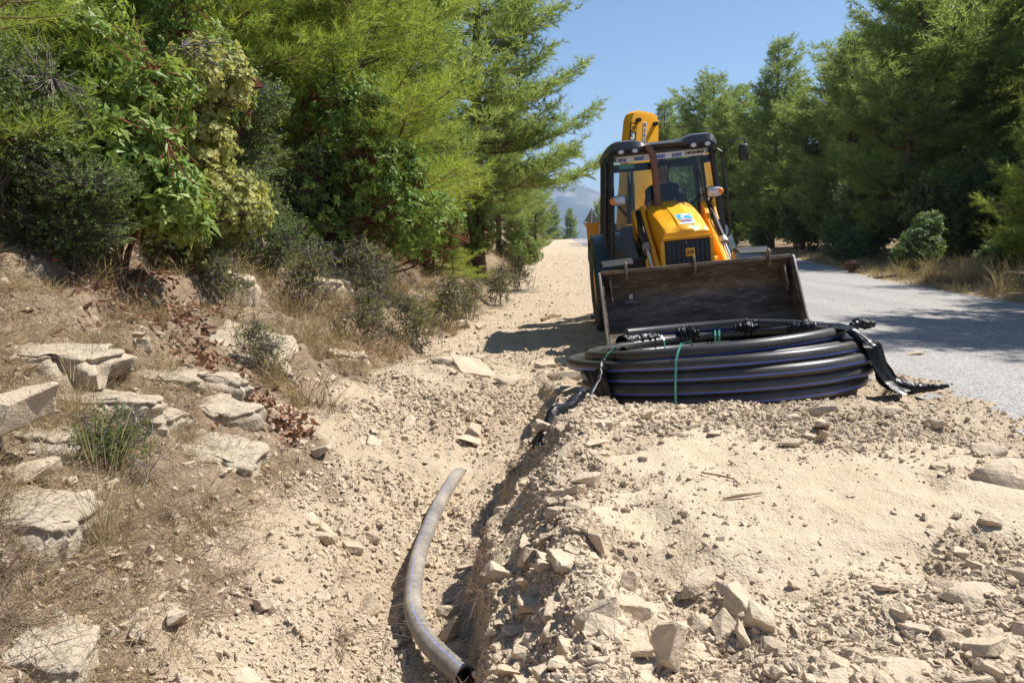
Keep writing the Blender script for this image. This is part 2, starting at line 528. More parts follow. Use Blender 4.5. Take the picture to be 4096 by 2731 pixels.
# distant mountain ridge beyond the valley
mt = NT('mountain_rock'); mp_ = mt.pos(); mn = mt.noise(mp_, .004, 8, .65)
mountain_m = mt.done(mt.bsdf(mt.ramp(mn, [(.38, (.06, .085, .035)), (.55, (.17, .15, .10)), (.68, (.36, .31, .25))]), .95, 0, None, .1))
mx_ = np.linspace(-3200, 4200, 200); my_ = np.linspace(0, 1, 40)
MX, MT = np.meshgrid(mx_, my_)
ridge = 250 + 300 * fbm(mx_ / 1100, mx_ * 0 + 1.3, 81, 6, .5) + 130 * np.exp(-((mx_ - 560) / 380) ** 2)
prof = np.sin(np.pi * MT) ** 1.2
MY = 5200 + 2600 * MT + 120 * fbm(MX / 400, MT * 6, 83, 4)
MZ = -75 + ridge[None] * prof * (1 + .35 * fbm(MX / 260, MT * 5, 85, 5))
mi = np.arange(MX.size).reshape(MX.shape)
MQ = np.stack([mi[:-1, :-1], mi[:-1, 1:], mi[1:, 1:], mi[1:, :-1]], -1).reshape(-1, 4)
mountain = link_mesh('mountain', np_mesh('mountain', np.stack([MX, MY, MZ], -1).reshape(-1, 3), MQ, True), mountain_m)
mountain['kind'] = 'structure'

# ------------------------------------------------------------------ vegetation generators
def norm(a):
    return a / np.maximum(np.linalg.norm(a, axis=-1, keepdims=True), 1e-9)

def frames(D, g):
    """rotation matrices (m,3,3) whose third column is D, random roll"""
    D = norm(D)
    ref = np.where(np.abs(D[:, 2:3]) < .9, np.array([[0, 0, 1.]]), np.array([[1., 0, 0]]))
    X = norm(np.cross(ref, D)); Y = np.cross(D, X)
    a = g.uniform(0, 2 * np.pi, len(D))[:, None]
    X2 = X * np.cos(a) + Y * np.sin(a); Y2 = np.cross(D, X2)
    return np.stack([X2, Y2, D], -1)

def scatter(template, P, D, S, tint, g, upright=False):
    """template (n,3,3) triangles; returns triangles and per-vertex tint"""
    M = frames(D, g)
    if upright:
        D = norm(D); ref = np.array([[0, 0, 1.]])
        X = norm(np.cross(ref, D) + 1e-6); Y = np.cross(D, X)
        M = np.stack([X, Y, D], -1)
    T = np.einsum('mij,nkj->mnki', M, template) * S[:, None, None, None] + P[:, None, None, :]
    n = template.shape[0]
    tt = np.repeat(tint, n * 3) + g.uniform(-.08, .08, len(P) * n).repeat(3)
    return T.reshape(-1, 3, 3), np.clip(tt, 0, 1)

def tri_object(name, T, tint, mat, parent=None):
    k = len(T)
    me = np_mesh(name, T.reshape(-1, 3), np.arange(3 * k).reshape(k, 3), False, {'tint': tint})
    return link_mesh(name, me, mat, parent)

def needle_tuft(n, L, w, ax, g, amin=18, amax=62):
    """needles set along a short twig pointing +z"""
    t = []
    for i in range(n):
        a = R(g.uniform(amin, amax)); b = g.uniform(0, 2 * np.pi)
        base = np.array([0, 0, ax * g.uniform(-.5, .6)])
        d = np.array([math.sin(a) * math.cos(b), math.sin(a) * math.sin(b), math.cos(a)])
        side = norm(np.cross(d, g.normal(size=3))[None])[0] * w / 2
        l = L * g.uniform(.7, 1.15)
        sag = np.array([0, 0, 0])
        t.append([base - side, base + side, base + d * l + sag])
    return np.array(t)

def leaf_shape(L, W, fold=.25, curl=.15):
    """one leaf along +y with a folded midrib, 4 triangles"""
    b = np.array([0, 0, 0]); tip = np.array([0, L, -curl * L]); m = np.array([0, .5 * L, -fold * W * .5 + curl * L * .1])
    l = np.array([-W / 2, .45 * L, 0.]); r = np.array([W / 2, .45 * L, 0.])
    return np.array([[b, m, l], [b, r, m], [l, m, tip], [m, r, tip]])

def rosette(n, L, W, g, fold=.3, curl=.3, spread=(35, 100), stem=.5):
    """leaves round a twig end that points +z"""
    out = []
    for i in range(n):
        lf = leaf_shape(L * g.uniform(.7, 1.15), W * g.uniform(.8, 1.15), fold, curl * g.uniform(.4, 1.6))
        a = R(90 - g.uniform(*spread)); b = i * 2.4 + g.uniform(-.4, .4)
        M = np.array(Matrix.Rotation(b, 3, 'Z') @ Matrix.Rotation(a, 3, 'X') @ Matrix.Rotation(g.uniform(-.5, .5), 3, 'Y'))
        out.append(lf @ M.T + np.array([0, 0, -g.uniform(0, stem) * L]))
    return np.concatenate(out)

def tubes_mesh(paths, n=4):
    """paths: list of (pts (k,3), radii (k,)); returns V,F for all as quads"""
    Vs = []; Fs = []; base = 0
    for pts, rr in paths:
        pts = np.asarray(pts, float); k = len(pts)
        T = norm(np.gradient(pts, axis=0))
        ref = np.array([0, 0, 1.]) if abs(T[0, 2]) < .8 else np.array([1., 0, 0])
        u = norm(np.cross(T, ref)); w = np.cross(T, u)
        ang = np.arange(n) * 2 * np.pi / n
        ring = pts[:, None] + np.asarray(rr)[:, None, None] * (np.cos(ang)[None, :, None] * u[:, None] + np.sin(ang)[None, :, None] * w[:, None])
        Vs.append(ring.reshape(-1, 3))
        i = np.arange(k - 1)[:, None] * n + np.arange(n)[None]
        j = np.arange(k - 1)[:, None] * n + (np.arange(n)[None] + 1) % n
        Fs.append(np.stack([i, j, j + n, i + n], -1).reshape(-1, 4) + base)
        base += k * n
    return np.concatenate(Vs), np.concatenate(Fs)

def make_pine(height_, radius, seed, crown_from=.25, tufts=42, nL=.13, nW=.004, tuft_ax=.16, step=.2, whorls=14, per=5,
              up=(5, 40), leaf=None, bark=None, lean=(0, 0), extra=None, profile=1.0, tint=(.25, .8), side_p=.8, clump=.35, fill=1.0, cut=None):
    """trunk, branches and a crown of needle tufts; cut limits the branch heights kept"""
    g = np.random.default_rng(seed)
    root = empty('pine_tree')
    zz = np.linspace(0, 1, 14)
    tr = np.stack([lean[0] * zz ** 1.3 + .10 * np.sin(zz * 5 + seed) * zz, lean[1] * zz ** 1.3 + .10 * np.cos(zz * 4 + seed * 2) * zz, zz * height_ * .985 - .25 * (1 - zz)], -1)
    r0 = .013 * height_ + .03
    trr = r0 * (1 - zz) ** .75 + .012
    trr[0] *= 1.35
    Vt, Ft = tubes_mesh([(tr, trr)], 9)
    link_mesh('trunk', np_mesh('trunk', Vt, Ft, True), bark, root)
    paths = []; P = []; D = []; S = []; TT = []
    br = []
    for wv in range(whorls):
        t = crown_from + (1 - crown_from) * (wv + g.uniform(0, .6)) / whorls
        a0 = g.uniform(0, 2 * np.pi)
        for b in range(per):
            if g.uniform() > fill: continue
            prof = (1 - ((t - crown_from) / (1 - crown_from)) ** 1.25) ** profile * (.55 + .45 * min(1, (t - crown_from) * 5 + .3)) + .04
            L = radius * prof * g.uniform(.62, 1.18) * (1 + clump * 2.0 * float(fbm(math.cos(a0 + b * 6.283 / per) * 1.3 + seed, t * 7 + math.sin(a0 + b * 6.283 / per), seed, 2)))
            el = R(up[0] + (up[1] - up[0]) * t + g.uniform(-9, 12))
            br.append((min(t + g.uniform(-.02, .02), .985), a0 + b * 2 * np.pi / per + g.uniform(-.45, .45), max(L, .25), el))
    for e in (extra or []):
        br.append(e)
    for (t, az, L, el) in br:
        if cut and not (cut[0] < t * height_ < cut[1]): continue
        p0 = np.array([np.interp(t, zz, tr[:, i]) for i in range(3)])
        k = 7; q = np.linspace(0, 1, k)
        dirh = np.array([math.cos(az), math.sin(az), 0.])
        side = np.array([-dirh[1], dirh[0], 0])
        bend = g.uniform(-.12, .12)
        pts = p0 + L * (q[:, None] * dirh * math.cos(el) + (bend * q ** 2)[:, None] * side) + np.stack([0 * q, 0 * q, L * (math.sin(el) * q - .10 * np.sin(q * np.pi) + .10 * q ** 2)], -1)
        r = .010 + .011 * L
        paths.append((pts, r * (1 - q) ** .8 + .004))
        nb = max(3, int(L / step))
        for i in range(nb):
            f = .22 + .78 * (i + g.uniform(0, 1)) / nb
            c = np.array([np.interp(f, q, pts[:, j]) for j in range(3)])
            sgn = 1 if i % 2 else -1
            ang = R(g.uniform(28, 68)) * sgn
            dd = dirh * math.cos(ang) + side * math.sin(ang) + np.array([0, 0, g.uniform(-.10, .45)])
            dd = dd / np.linalg.norm(dd)
            sl = (.16 + .30 * L * (1 - .55 * f)) * g.uniform(.6, 1.15)
            e = c + dd * sl + np.array([0, 0, .06 * sl])
            paths.append((np.stack([c, (c + e) / 2 + np.array([0, 0, -.02]), e]), np.array([.007, .005, .003])))
            nt = max(1, int(sl / (tuft_ax * 1.05)))
            tb = g.uniform(*tint)
            for j in range(nt):
                ff = (j + .9) / nt
                pp = c + (e - c) * ff
                d2 = dd + g.normal(size=3) * .22 + np.array([0, 0, .22])
                P.append(pp); D.append(d2); S.append(g.uniform(.75, 1.2)); TT.append(np.clip(tb + g.normal() * .1, 0, 1))
                for sg in (-1, 1):
                    if g.uniform() < side_p:
                        d3 = dd * .55 + np.cross(dd, np.array([0, 0, 1.])) * sg * .8 + np.array([0, 0, g.uniform(-.35, .55)])
                        d3 = d3 / np.linalg.norm(d3)
                        P.append(pp + d3 * tuft_ax * g.uniform(.5, 1.3)); D.append(d3 + np.array([0, 0, .2])); S.append(g.uniform(.7, 1.1)); TT.append(np.clip(tb + g.normal() * .12, 0, 1))
        P.append(pts[-1]); D.append(pts[-1] - pts[-3]); S.append(1.1); TT.append(.6)
    P.append(tr[-1]); D.append(np.array([0, 0, 1.])); S.append(1.2); TT.append(.6)
    Vb, Fb = tubes_mesh(paths, 4)
    link_mesh('branches', np_mesh('branches', Vb, Fb, True), bark, root)
    P = np.array(P); D = np.array(D); S = np.array(S); TT = np.array(TT)
    Ts = []; ts = []
    for v in range(4):
        tp = needle_tuft(tufts, nL, nW, tuft_ax, g)
        m = np.arange(len(P)) % 4 == v
        a, b = scatter(tp, P[m], D[m], S[m], TT[m], g)
        Ts.append(a); ts.append(b)
    tri_object('crown', np.concatenate(Ts), np.concatenate(ts), leaf, root)
    return root

def make_shrub(blobs, seed, n_tips, tmpl, leaf, bark, stems=7, name='shrub', tint=(.2, .9), base=(0, 0, 0), shell=.55, twig=.006, droop=.0, stem_r=.022, inner_twigs=0, base_spread=.15):
    """stems from one foot branch to twig tips spread through ellipsoids (cx,cy,cz,rx,ry,rz,weight)"""
    g = np.random.default_rng(seed)
    root = empty(name)
    W = np.array([b[6] for b in blobs], float); W /= W.sum()
    bi = g.choice(len(blobs), n_tips, p=W)
    B = np.array([b[:6] for b in blobs], float)[bi]
    d = norm(g.normal(size=(n_tips, 3)))
    rad = (shell + (1 - shell) * g.uniform(0, 1, n_tips) ** .7) * (1 + .30 * fbm(d[:, 0] * 2.2 + seed, d[:, 1] * 2.2 + d[:, 2] * 1.7, seed, 3))
    P = B[:, :3] + d * B[:, 3:] * rad[:, None]
    keep = P[:, 2] > .04
    P = P[keep]; d = d[keep]; B = B[keep]; bi = bi[keep]
    D = norm(d * B[:, 3:] / B[:, 3:].max(1, keepdims=True)) + np.array([0, 0, .35 - droop]) + g.normal(size=P.shape) * .3
    paths = []
    hubs = []
    b0 = np.array(base, float)
    for i in range(stems):
        b = blobs[i % len(blobs)]
        tgt = np.array(b[:3]) + g.normal(size=3) * np.array(b[3:6]) * .38
        st = b0 + np.array([g.uniform(-base_spread, base_spread), g.uniform(-base_spread, base_spread), -.12])
        k = 7; q = np.linspace(0, 1, k)[:, None]
        mid = (st + tgt) / 2 + g.normal(size=3) * .12
        pts = (1 - q) ** 2 * st + 2 * q * (1 - q) * mid + q ** 2 * tgt
        pts[1:-1] += g.normal(size=(k - 2, 3)) * .02
        paths.append((pts, stem_r * (1 - .75 * q[:, 0])))
        hubs += [pts[j] for j in (3, 4, 5, 6)]
    hubs = np.array(hubs)
    sel = g.permutation(len(P))
    for i in sel[:max(60, int(len(P) * .6))]:
        dist = np.linalg.norm(hubs - P[i], axis=1) + g.uniform(0, .25, len(hubs))
        h = hubs[np.argmin(dist)]
        m = (h + P[i]) / 2 + np.array([0, 0, -.05 * np.linalg.norm(h - P[i])]) + g.normal(size=3) * .03
        paths.append((np.stack([h, m, P[i]]), np.array([twig * 1.4, twig, twig * .5])))
    Vb, Fb = tubes_mesh(paths, 4)
    link_mesh('stems', np_mesh('stems', Vb, Fb, True), bark, root)
    tb = np.clip(np.array([g.uniform(*tint) for _ in range(len(P))]) * .6 + .4 * (tint[0] + (tint[1] - tint[0]) * (.5 + fbm(P[:, 0] * 2.5, P[:, 2] * 2.5 + P[:, 1], seed + 3, 3))), 0, 1)
    S = g.uniform(.7, 1.25, len(P))
    Ts = []; ts = []
    for v in range(5):
        tp = tmpl(g); m = np.arange(len(P)) % 5 == v
        if m.sum() == 0: continue
        a, b = scatter(tp, P[m], D[m], S[m], tb[m], g)
        Ts.append(a); ts.append(b)
    tri_object('foliage', np.concatenate(Ts), np.concatenate(ts), leaf, root)
    return root

def set_thing(o, x, y, label, cat, group=None, scale=1.0, rz=0.0, dz=0.0):
    o.location = (x, y, hz(x, y) + dz)
    o.scale = (scale,) * 3 if not isinstance(scale, tuple) else scale
    o.rotation_euler = (0, 0, rz)
    return tag(o, label, cat, group)

PINE_B = bark_mat('pine_bark', (.20, .115, .075), (.085, .06, .048), 8)
RED_B = bark_mat('red_bark', (.26, .095, .05), (.12, .05, .032), 9)
GREY_B = bark_mat('grey_bark', (.22, .19, .165), (.10, .085, .075), 12)
PINE_Y = leaf_mat('pine_needles_bright', (.125, .195, .035), (.26, .345, .06), (.44, .48, .10), .5, .45, .25)
PINE_D = leaf_mat('pine_needles_deep', (.095, .15, .048), (.215, .295, .085), (.38, .44, .15), .5, .5, .25)
LAUREL = leaf_mat('laurel_leaves', (.085, .16, .03), (.20, .29, .055), (.40, .45, .12), .45, .34, .3)
ARBUT = leaf_mat('arbutus_leaves', (.07, .14, .026), (.165, .265, .05), (.34, .41, .11), .5, .3, .25)
STYRAX = leaf_mat('pale_round_leaves', (.20, .24, .07), (.36, .38, .12), (.54, .48, .19), .55, .38, .3)
HOLLY = leaf_mat('dark_small_leaves', (.055, .09, .028), (.14, .19, .055), (.27, .32, .11), .6, .28, .25)
ROADB = leaf_mat('roadside_bush_leaves', (.065, .12, .035), (.13, .21, .06), (.24, .32, .11), .45, .35, .4)
STRAW = leaf_mat('straw', (.20, .135, .085), (.36, .26, .15), (.58, .47, .27), .7, .25, .2)
GREYTWIG = leaf_mat('thorny_twigs', (.13, .085, .07), (.24, .165, .125), (.36, .27, .19), .8, .1, .1)
LITTER = leaf_mat('dead_leaves', (.13, .062, .038), (.25, .118, .068), (.38, .22, .13), .55, .12, .35)
SAGE = leaf_mat('grey_green_leaves', (.10, .115, .04), (.20, .21, .075), (.32, .31, .12), .6, .3, .2)

# --- left bank: broadleaf shrubs
t_laurel = lambda g: rosette(10, .125, .050, g, .35, .35, (40, 125), 1.1)
t_arbut = lambda g: rosette(10, .105, .040, g, .3, .25, (35, 100), .8)
t_styrax = lambda g: rosette(8, .075, .062, g, .25, .12, (40, 110), 1.6)
t_holly = lambda g: rosette(11, .042, .026, g, .2, .1, (20, 100), 3.2)
t_bush = lambda g: rosette(12, .085, .030, g, .25, .2, (25, 85), 1.5)
t_sage = lambda g: rosette(7, .024, .012, g, .2, .1, (20, 80), 3.0)

o = make_shrub([(-.25, .1, 1.25, .62, .6, .65, 2.4), (.30, -.15, .95, .60, .55, .50, 2.2), (-.2, .2, 2.1, .55, .5, .6, 1.6), (.72, -.15, .55, .45, .45, .40, 1.2), (.05, -.35, .45, .55, .4, .35, 1.2), (.55, 0, 1.55, .4, .4, .4, .8), (-.75, 0, .7, .45, .4, .4, .8)], 101, 980, t_laurel, LAUREL, RED_B, 9, 'laurel_shrub', (.15, .95))
set_thing(o, -3.75, 7.45, 'tall shrub of big drooping glossy green leaves above the leaf litter', 'shrub')
o = make_shrub([(0, 0, 1.5, .6, .5, .5, 2), (.25, 0, 2.1, .55, .5, .4, 2), (.35, -.1, .75, .62, .5, .40, 2.2), (.05, -.3, .25, .5, .4, .3, 1)], 102, 1050, t_styrax, STYRAX, GREY_B, 7, 'round_leaf_shrub', (.2, 1.0))
set_thing(o, -3.45, 8.75, 'pale yellow-green shrub with small round leaves between dark bushes', 'shrub')
o = make_shrub([(0, 0, .75, 1.0, .8, .75, 3), (-.4, .2, 1.5, .8, .7, .6, 2)], 103, 2000, t_holly, HOLLY, GREY_B, 10, 'evergreen_shrub', (.1, .85), shell=.45, twig=.004)
set_thing(o, -4.35, 6.6, 'dark small-leaved evergreen shrub full of bare grey twigs under the pine boughs', 'shrub')
h2 = copy_tree(o); set_thing(h2, -5.6, 7.6, 'dark small-leaved evergreen bush behind the drooping big-leaved shrub', 'shrub', None, 1.25, 1.7)
h3 = copy_tree(o); set_thing(h3, -4.35, 11.9, 'dark dense evergreen bush beside the pale round-leaved shrub', 'shrub', None, (1.15, 1.1, .95), 2.9)
h4 = copy_tree(o); set_thing(h4, -3.6, 13.3, 'low dark evergreen bush at the top of the layered rock step', 'shrub', None, (.9, .9, .75), 4.4)
for x, y, s, rz, lb in [(-3.45, 8.55, (.7, .7, .6), .5, 'low dark evergreen bush at the feet of the pale round-leaved shrub'), (-3.25, 10.6, (.75, .75, .7), 1.4, 'dark evergreen bush behind the grey-green twiggy bush'),
                        (-4.5, 5.3, (.85, .8, .75), 2.3, 'dark evergreen bush at the near end above the wide grey ledge'), (-3.75, 6.75, (.6, .55, .45), 3.1, 'low dark bush in the shade under the drooping big-leaved shrub'),
                        (-2.9, 14.6, (.9, .9, .8), 3.9, 'dark bush in the shade under the red-stemmed shrub')]:
    hh_ = copy_tree(o); set_thing(hh_, x, y, lb, 'shrub', None, s, rz)
h5 = copy_tree(o); set_thing(h5, -5.0, 9.6, 'dark evergreen bush rising behind the pale round-leaved shrub', 'shrub', None, (1.2, 1.1, 1.3), .8)
o = make_shrub([(-.5, 0, 1.3, .95, .8, .8, 3), (.6, -.1, 1.5, .85, .8, .8, 3), (0, .1, 2.6, .95, .7, .8, 3), (1.25, -.2, .85, .8, .7, .6, 2), (-.2, -.3, .75, .8, .6, .5, 1.2)], 104, 1750, t_arbut, ARBUT, RED_B, 16, 'arbutus_shrub', (.1, .95), stem_r=.028, base_spread=.3)
set_thing(o, -2.75, 13.4, 'large dark green leafy shrub with many red-brown stems over the layered rock', 'shrub')
a2 = copy_tree(o); set_thing(a2, -1.9, 17.8, 'leafy green shrub hanging over the dry bank past the red-stemmed one', 'shrub', None, (.72, .8, .72), 2.2)
a3 = copy_tree(o); set_thing(a3, -1.3, 23.5, 'leafy roadside shrub where the bank meets the dusty shoulder', 'shrub', None, (.8, .9, .85), 4.0)
a4 = copy_tree(o); set_thing(a4, -6.2, 8.6, 'tall leafy shrub high on the bank behind the drooping big-leaved one', 'shrub', None, (1.0, 1.0, 1.25), 5.2)
a5 = copy_tree(o); set_thing(a5, -4.6, 10.6, 'leafy shrub standing among the pines above the pale bush', 'shrub', None, (.85, .85, 1.15), 3.3)
a6 = copy_tree(o); set_thing(a6, .2, 36.0, 'small leafy bush on the far bank below the overhanging pine', 'shrub', None, (.7, .9, .7), 1.0)

# --- left pines: bright young ones close by, taller ones beyond
pA = make_pine(8.5, 2.6, 201, .05, 17, .20, .0105, .17, .11, 22, 6, (0, 40), PINE_Y, PINE_B, profile=.75, cut=(0, 6.2), tint=(.2, .95))
set_thing(pA, -3.15, 15.6, 'bright yellow-green pine right behind the red-stemmed leafy shrub', 'tree')
pB = make_pine(8.0, 2.5, 202, .05, 17, .20, .0105, .17, .11, 21, 6, (0, 40), PINE_Y, PINE_B, profile=.75, cut=(0, 6.0), tint=(.15, .9))
set_thing(pB, -5.2, 12.9, 'bright feathery pine with a thin dark trunk above the pale round-leaved shrub', 'tree')
pC = copy_tree(pA); set_thing(pC, -7.6, 11.6, 'feathery pine standing high on the bank above the drooping big-leaved shrub', 'tree', None, .95, 2.1)
pD = copy_tree(pB); set_thing(pD, -5.9, 16.6, 'dense green pine filling the gap behind the two bright pines', 'tree', None, 1.2, 1.2)
pE = make_pine(4.6, 2.3, 203, .05, 26, .19, .0055, .16, .13, 11, 6, (-4, 30), PINE_Y, PINE_B, profile=.5, tint=(.3, 1.0), cut=(0, 2.6))
set_thing(pE, -5.55, 6.0, 'yellow-green pine whose needle boughs reach out over the dark evergreen shrub', 'tree', None, 1.0, .4)
# taller pines along the bank, long limbs over the shoulder
ex = [(.245, -.12, 3.7, R(2)), (.27, .25, 2.9, R(4)), (.33, -.25, 2.3, R(10)), (.42, .05, 3.0, R(14)), (.48, .35, 2.4, R(18)), (.40, -.5, 2.5, R(8)), (.56, -.1, 2.9, R(20)), (.62, .3, 2.6, R(24)), (.52, -.6, 2.4, R(16)), (.31, -.9, 2.4, R(8)), (.36, -1.2, 2.2, R(10))]
pF = make_pine(12.5, 2.9, 204, .20, 13, .24, .022, .2, .12, 20, 6, (2, 40), PINE_D, PINE_B, extra=ex, profile=.6, fill=.8, cut=(0, 9.5), tint=(.2, .95), clump=.5)
set_thing(pF, -1.0, 24.0, 'tall pine whose long lowest limb reaches out over the dusty shoulder', 'tree')
pG = make_pine(11.0, 3.0, 205, .10, 13, .24, .022, .2, .12, 20, 6, (2, 42), PINE_D, PINE_B, profile=.6, fill=.9, cut=(0, 9), tint=(.3, 1.0), clump=.5)
set_thing(pG, -2.7, 20.5, 'tall green pine between the bright pines and the overhanging one', 'tree')
for i, (x, y, s, rz, lb) in enumerate([
        (-4.6, 25.0, 1.15, 1.0, 'tall pine at the back of the bank behind the overhanging one'),
        (-8.2, 19.0, 1.2, 2.0, 'tall pine far up the bank behind the bright pines'),
        (-11.5, 15.5, 1.15, 3.5, 'tall pine up the slope above the feathery pine'),
        (-10.0, 9.5, .95, 4.4, 'pine up the slope behind the tall leafy shrub'),
        (-.6, 36.0, .72, 5.0, 'hazy pine on the far bank beyond the overhanging one'),
        (1.6, 55.0, .55, .3, 'small hazy pine where the shoulder runs out'),
        (.2, 48.0, .62, 2.6, 'hazy pine close to the end of the cut bank')]):
    c = copy_tree(pG if i % 2 else pF); set_thing(c, x, y, lb, 'tree', 'pines along the left bank', s, rz)

# --- right side forest
pH = make_pine(13.0, 3.1, 206, .05, 11, .29, .034, .25, .125, 24, 6, (5, 45), PINE_D, PINE_B, profile=.7, tint=(.1, .9), clump=.5)
pI = make_pine(12.0, 3.7, 207, .12, 11, .29, .034, .25, .125, 20, 6, (-2, 42), PINE_D, PINE_B, profile=.5, fill=.72, tint=(.05, .85), lean=(.4, 0), clump=.6)
pJ = make_pine(7.0, 2.3, 208, .05, 18, .22, .011, .2, .15, 17, 5, (0, 35), PINE_Y, PINE_B, profile=.6, tint=(.1, .7))
right = [
    ('H', 21.3, 66, 1.28, .3, 'tall pointed pine standing clear against the sky across the road'),
    ('I', 17.6, 36, 1.1, 1.0, 'big open pine with a dark trunk and wide limbs beside the road'),
    ('I', 21.4, 38.5, 1.25, 2.4, 'tall pine with a bare reddish upper trunk behind the wide-limbed one'),
    ('H', 20.2, 49, 1.0, 4.2, 'green pine between the pointed pine and the wide-limbed pine'),
    ('J', 15.9, 22.6, 1.05, 5.5, 'bright young pine with needle boughs reaching over the dry brush'),
    ('I', 23.8, 34, 1.3, .2, 'dark pine behind the bright young pine across the road'),
    ('H', 24.5, 76, 1.05, 1.9, 'pine behind the pointed pine across the road'),
    ('I', 20.0, 80, 1.35, 3.0, 'rounded pine rising just behind the digger cab'),
    ('H', 17.2, 92, 1.25, .9, 'pine at the end of the row where the road climbs'),
    ('I', 19.2, 108, 1.3, 2.2, 'farthest pine of the row past the digger boom'),
    ('H', 22.5, 52, 1.05, 5.1, 'pine filling the row beside the pointed pine'),
    ('I', 25.5, 60, 1.25, 3.9, 'broad pine at the back of the row near the pointed pine'),
    ('H', 22.3, 40, 1.15, 2.9, 'pine deep in the wood behind the reddish trunk'),
    ('I', 27.0, 45, 1.3, 4.9, 'broad pine deep in the wood beyond the road'),
    ('H', 24.0, 31, 1.25, 1.4, 'shaded pine deep in the wood behind the bright young pine'),
    ('I', 30.0, 36, 1.3, .6, 'tall shaded pine at the back of the wood'),
    ('H', 30.0, 68, 1.2, 2.0, 'tall pine at the back of the row under the open sky'),
    ('I', 13.4, 13.2, .95, 2.0, 'roadside pine that shades the near stretch of road'),
    ('H', 17.8, 18.5, .95, 3.2, 'roadside pine next to the one shading the near road'),
    ('I', 20.5, 22.5, 1.15, 1.1, 'tall roadside pine set back behind the dry brush'),
    ('I', 14.2, 9.4, .85, 4.0, 'pine at the bend of the verge near the coil'),
    ('H', 18.4, 71, 1.0, 4.6, 'bushy pine filling the row left of the pointed pine'),
    ('I', 21.0, 98, 1.25, 5.6, 'pine crown just right of the digger boom'),
    ('H', 24.5, 88, 1.3, .5, 'tall pine between the cab and the pointed pine'),
    ('I', 21.0, 58, .85, 1.6, 'low spreading pine under the pointed pine'),
    ('I', 22.6, 56, 1.1, 5.9, 'spreading pine right of the pointed pine'),
    ('H', 25.5, 31.5, 1.3, 3.7, 'dense pine behind the dark undergrowth near the bright young pine'),
    ('I', 27.0, 52, 1.35, .9, 'large crown at the back of the wood beside the pointed pine'),
    ('H', 33.0, 56, 1.35, 2.7, 'tall pine far back in the wood under the open sky'),
]
src = {'H': pH, 'I': pI, 'J': pJ}; used_src = set()
for k, x, y, s, rz, lb in right:
    if k in used_src: c = copy_tree(src[k])
    else: c = src[k]; used_src.add(k)
    set_thing(c, x, y, lb, 'tree', 'pines across the road', s, rz)

b1 = make_shrub([(0, 0, .75, .75, .65, .7, 3), (.3, 0, 1.35, .5, .45, .5, 2), (-.5, 0, .55, .5, .5, .4, 1.5)], 105, 1000, t_bush, ROADB, GREY_B, 9, 'roadside_bush', (.1, .95))
set_thing(b1, 12.9, 25.4, 'pale green leafy bush with upright shoots behind the dry brush', 'bush', None, 1.12, .4)
for x, y, s, rz, lb in [(14.4, 35.0, (1.4, 1.2, 1.15), 2.0, 'rounded olive-green bush between dead red twigs and dark wood'),
                        (18.3, 59.5, (1.35, 1.2, 1.0), 4.0, 'small pale bush on the verge below the pointed pine'),
                        (15.0, 24.6, (1.0, 1.0, .8), 5.0, 'low green bush in front of the bright young pine'),
                        (17.0, 38.0, (1.5, 1.4, 1.6), 1.0, 'big shaded bush behind the olive-green one'),
                        (19.5, 46.5, (1.5, 1.4, 1.5), 3.0, 'shaded bush in the wood left of the olive-green one')]:
    c = copy_tree(b1); set_thing(c, x, y, lb, 'bush', None, s, rz)
us = make_shrub([(0, 0, 1.4, 1.6, 1.3, 1.3, 3), (.8, .2, 2.4, 1.2, 1.1, 1.0, 2), (-.9, 0, 2.0, 1.2, 1.1, 1.1, 2)], 106, 2300, lambda g: rosette(10, .14, .07, g, .2, .2, (15, 100), 2.6), HOLLY, GREY_B, 12, 'understory_bush', (0.0, .7), shell=.3)
for i, (x, y, s, lb) in enumerate([(17.4, 31.0, 1.2, 'tall dark undergrowth bush behind the pale green leafy bush'), (19.3, 29.6, 1.3, 'dark undergrowth bush beside the bright young pine'),
                                   (18.8, 35.4, 1.3, 'dark undergrowth bush at the foot of the wide-limbed pine'), (18.6, 42.5, 1.25, 'dark undergrowth bush behind the rounded olive-green bush'),
                                   (19.8, 44.5, 1.4, 'dark undergrowth bush deep behind the olive-green bush'), (20.3, 54.0, 1.3, 'dark undergrowth bush near the verge by the pointed pine'),
                                   (22.2, 62.5, 1.4, 'dark undergrowth bush at the foot of the pointed pine'), (21.8, 36.0, 1.5, 'dark undergrowth bush in the deep wood'),
                                   (20.0, 72.0, 1.5, 'undergrowth bush at the road bend behind the digger'), (19.5, 84.0, 1.6, 'undergrowth bush under the pines behind the cab'), (18.6, 100.0, 1.7, 'undergrowth bush at the end of the pine row'), (17.5, 21.6, 1.25, 'dark undergrowth bush close behind the dry brush')]):
    c = us if i == 0 else copy_tree(us)
    set_thing(c, x, y, lb, 'bush', 'shaded undergrowth across the road', s, i * 1.3)

# --- far side of the crest: small trees in the valley
for x, y, s, rz, lb in [(16.5, 150, .62, 1.0, 'hazy round pine standing beyond the warning sign'), (12.6, 240, .95, 2.0, 'small hazy tree rising beyond the crest'), (9.6, 260, .95, 3.0, 'thin hazy tree beyond the crest by the bank'), (17.0, 235, .85, 4.0, 'low hazy tree beyond the crest near the sign')]:
    c = copy_tree(pI if rz < 2 else pH); set_thing(c, x, y, lb, 'tree', 'trees beyond the crest', s, rz)

# ------------------------------------------------------------------ stones
STONE = stone_mat('tan_limestone', (.58, .465, .33), (.44, .345, .24), (.65, .555, .425), 5, .15)
STONE_G = stone_mat('grey_limestone', (.37, .30, .215), (.49, .405, .30), (.27, .215, .155), 6, .40)
STONE_W = stone_mat('pale_limestone', (.47, .39, .285), (.37, .30, .22), (.55, .48, .375), 6, .35)

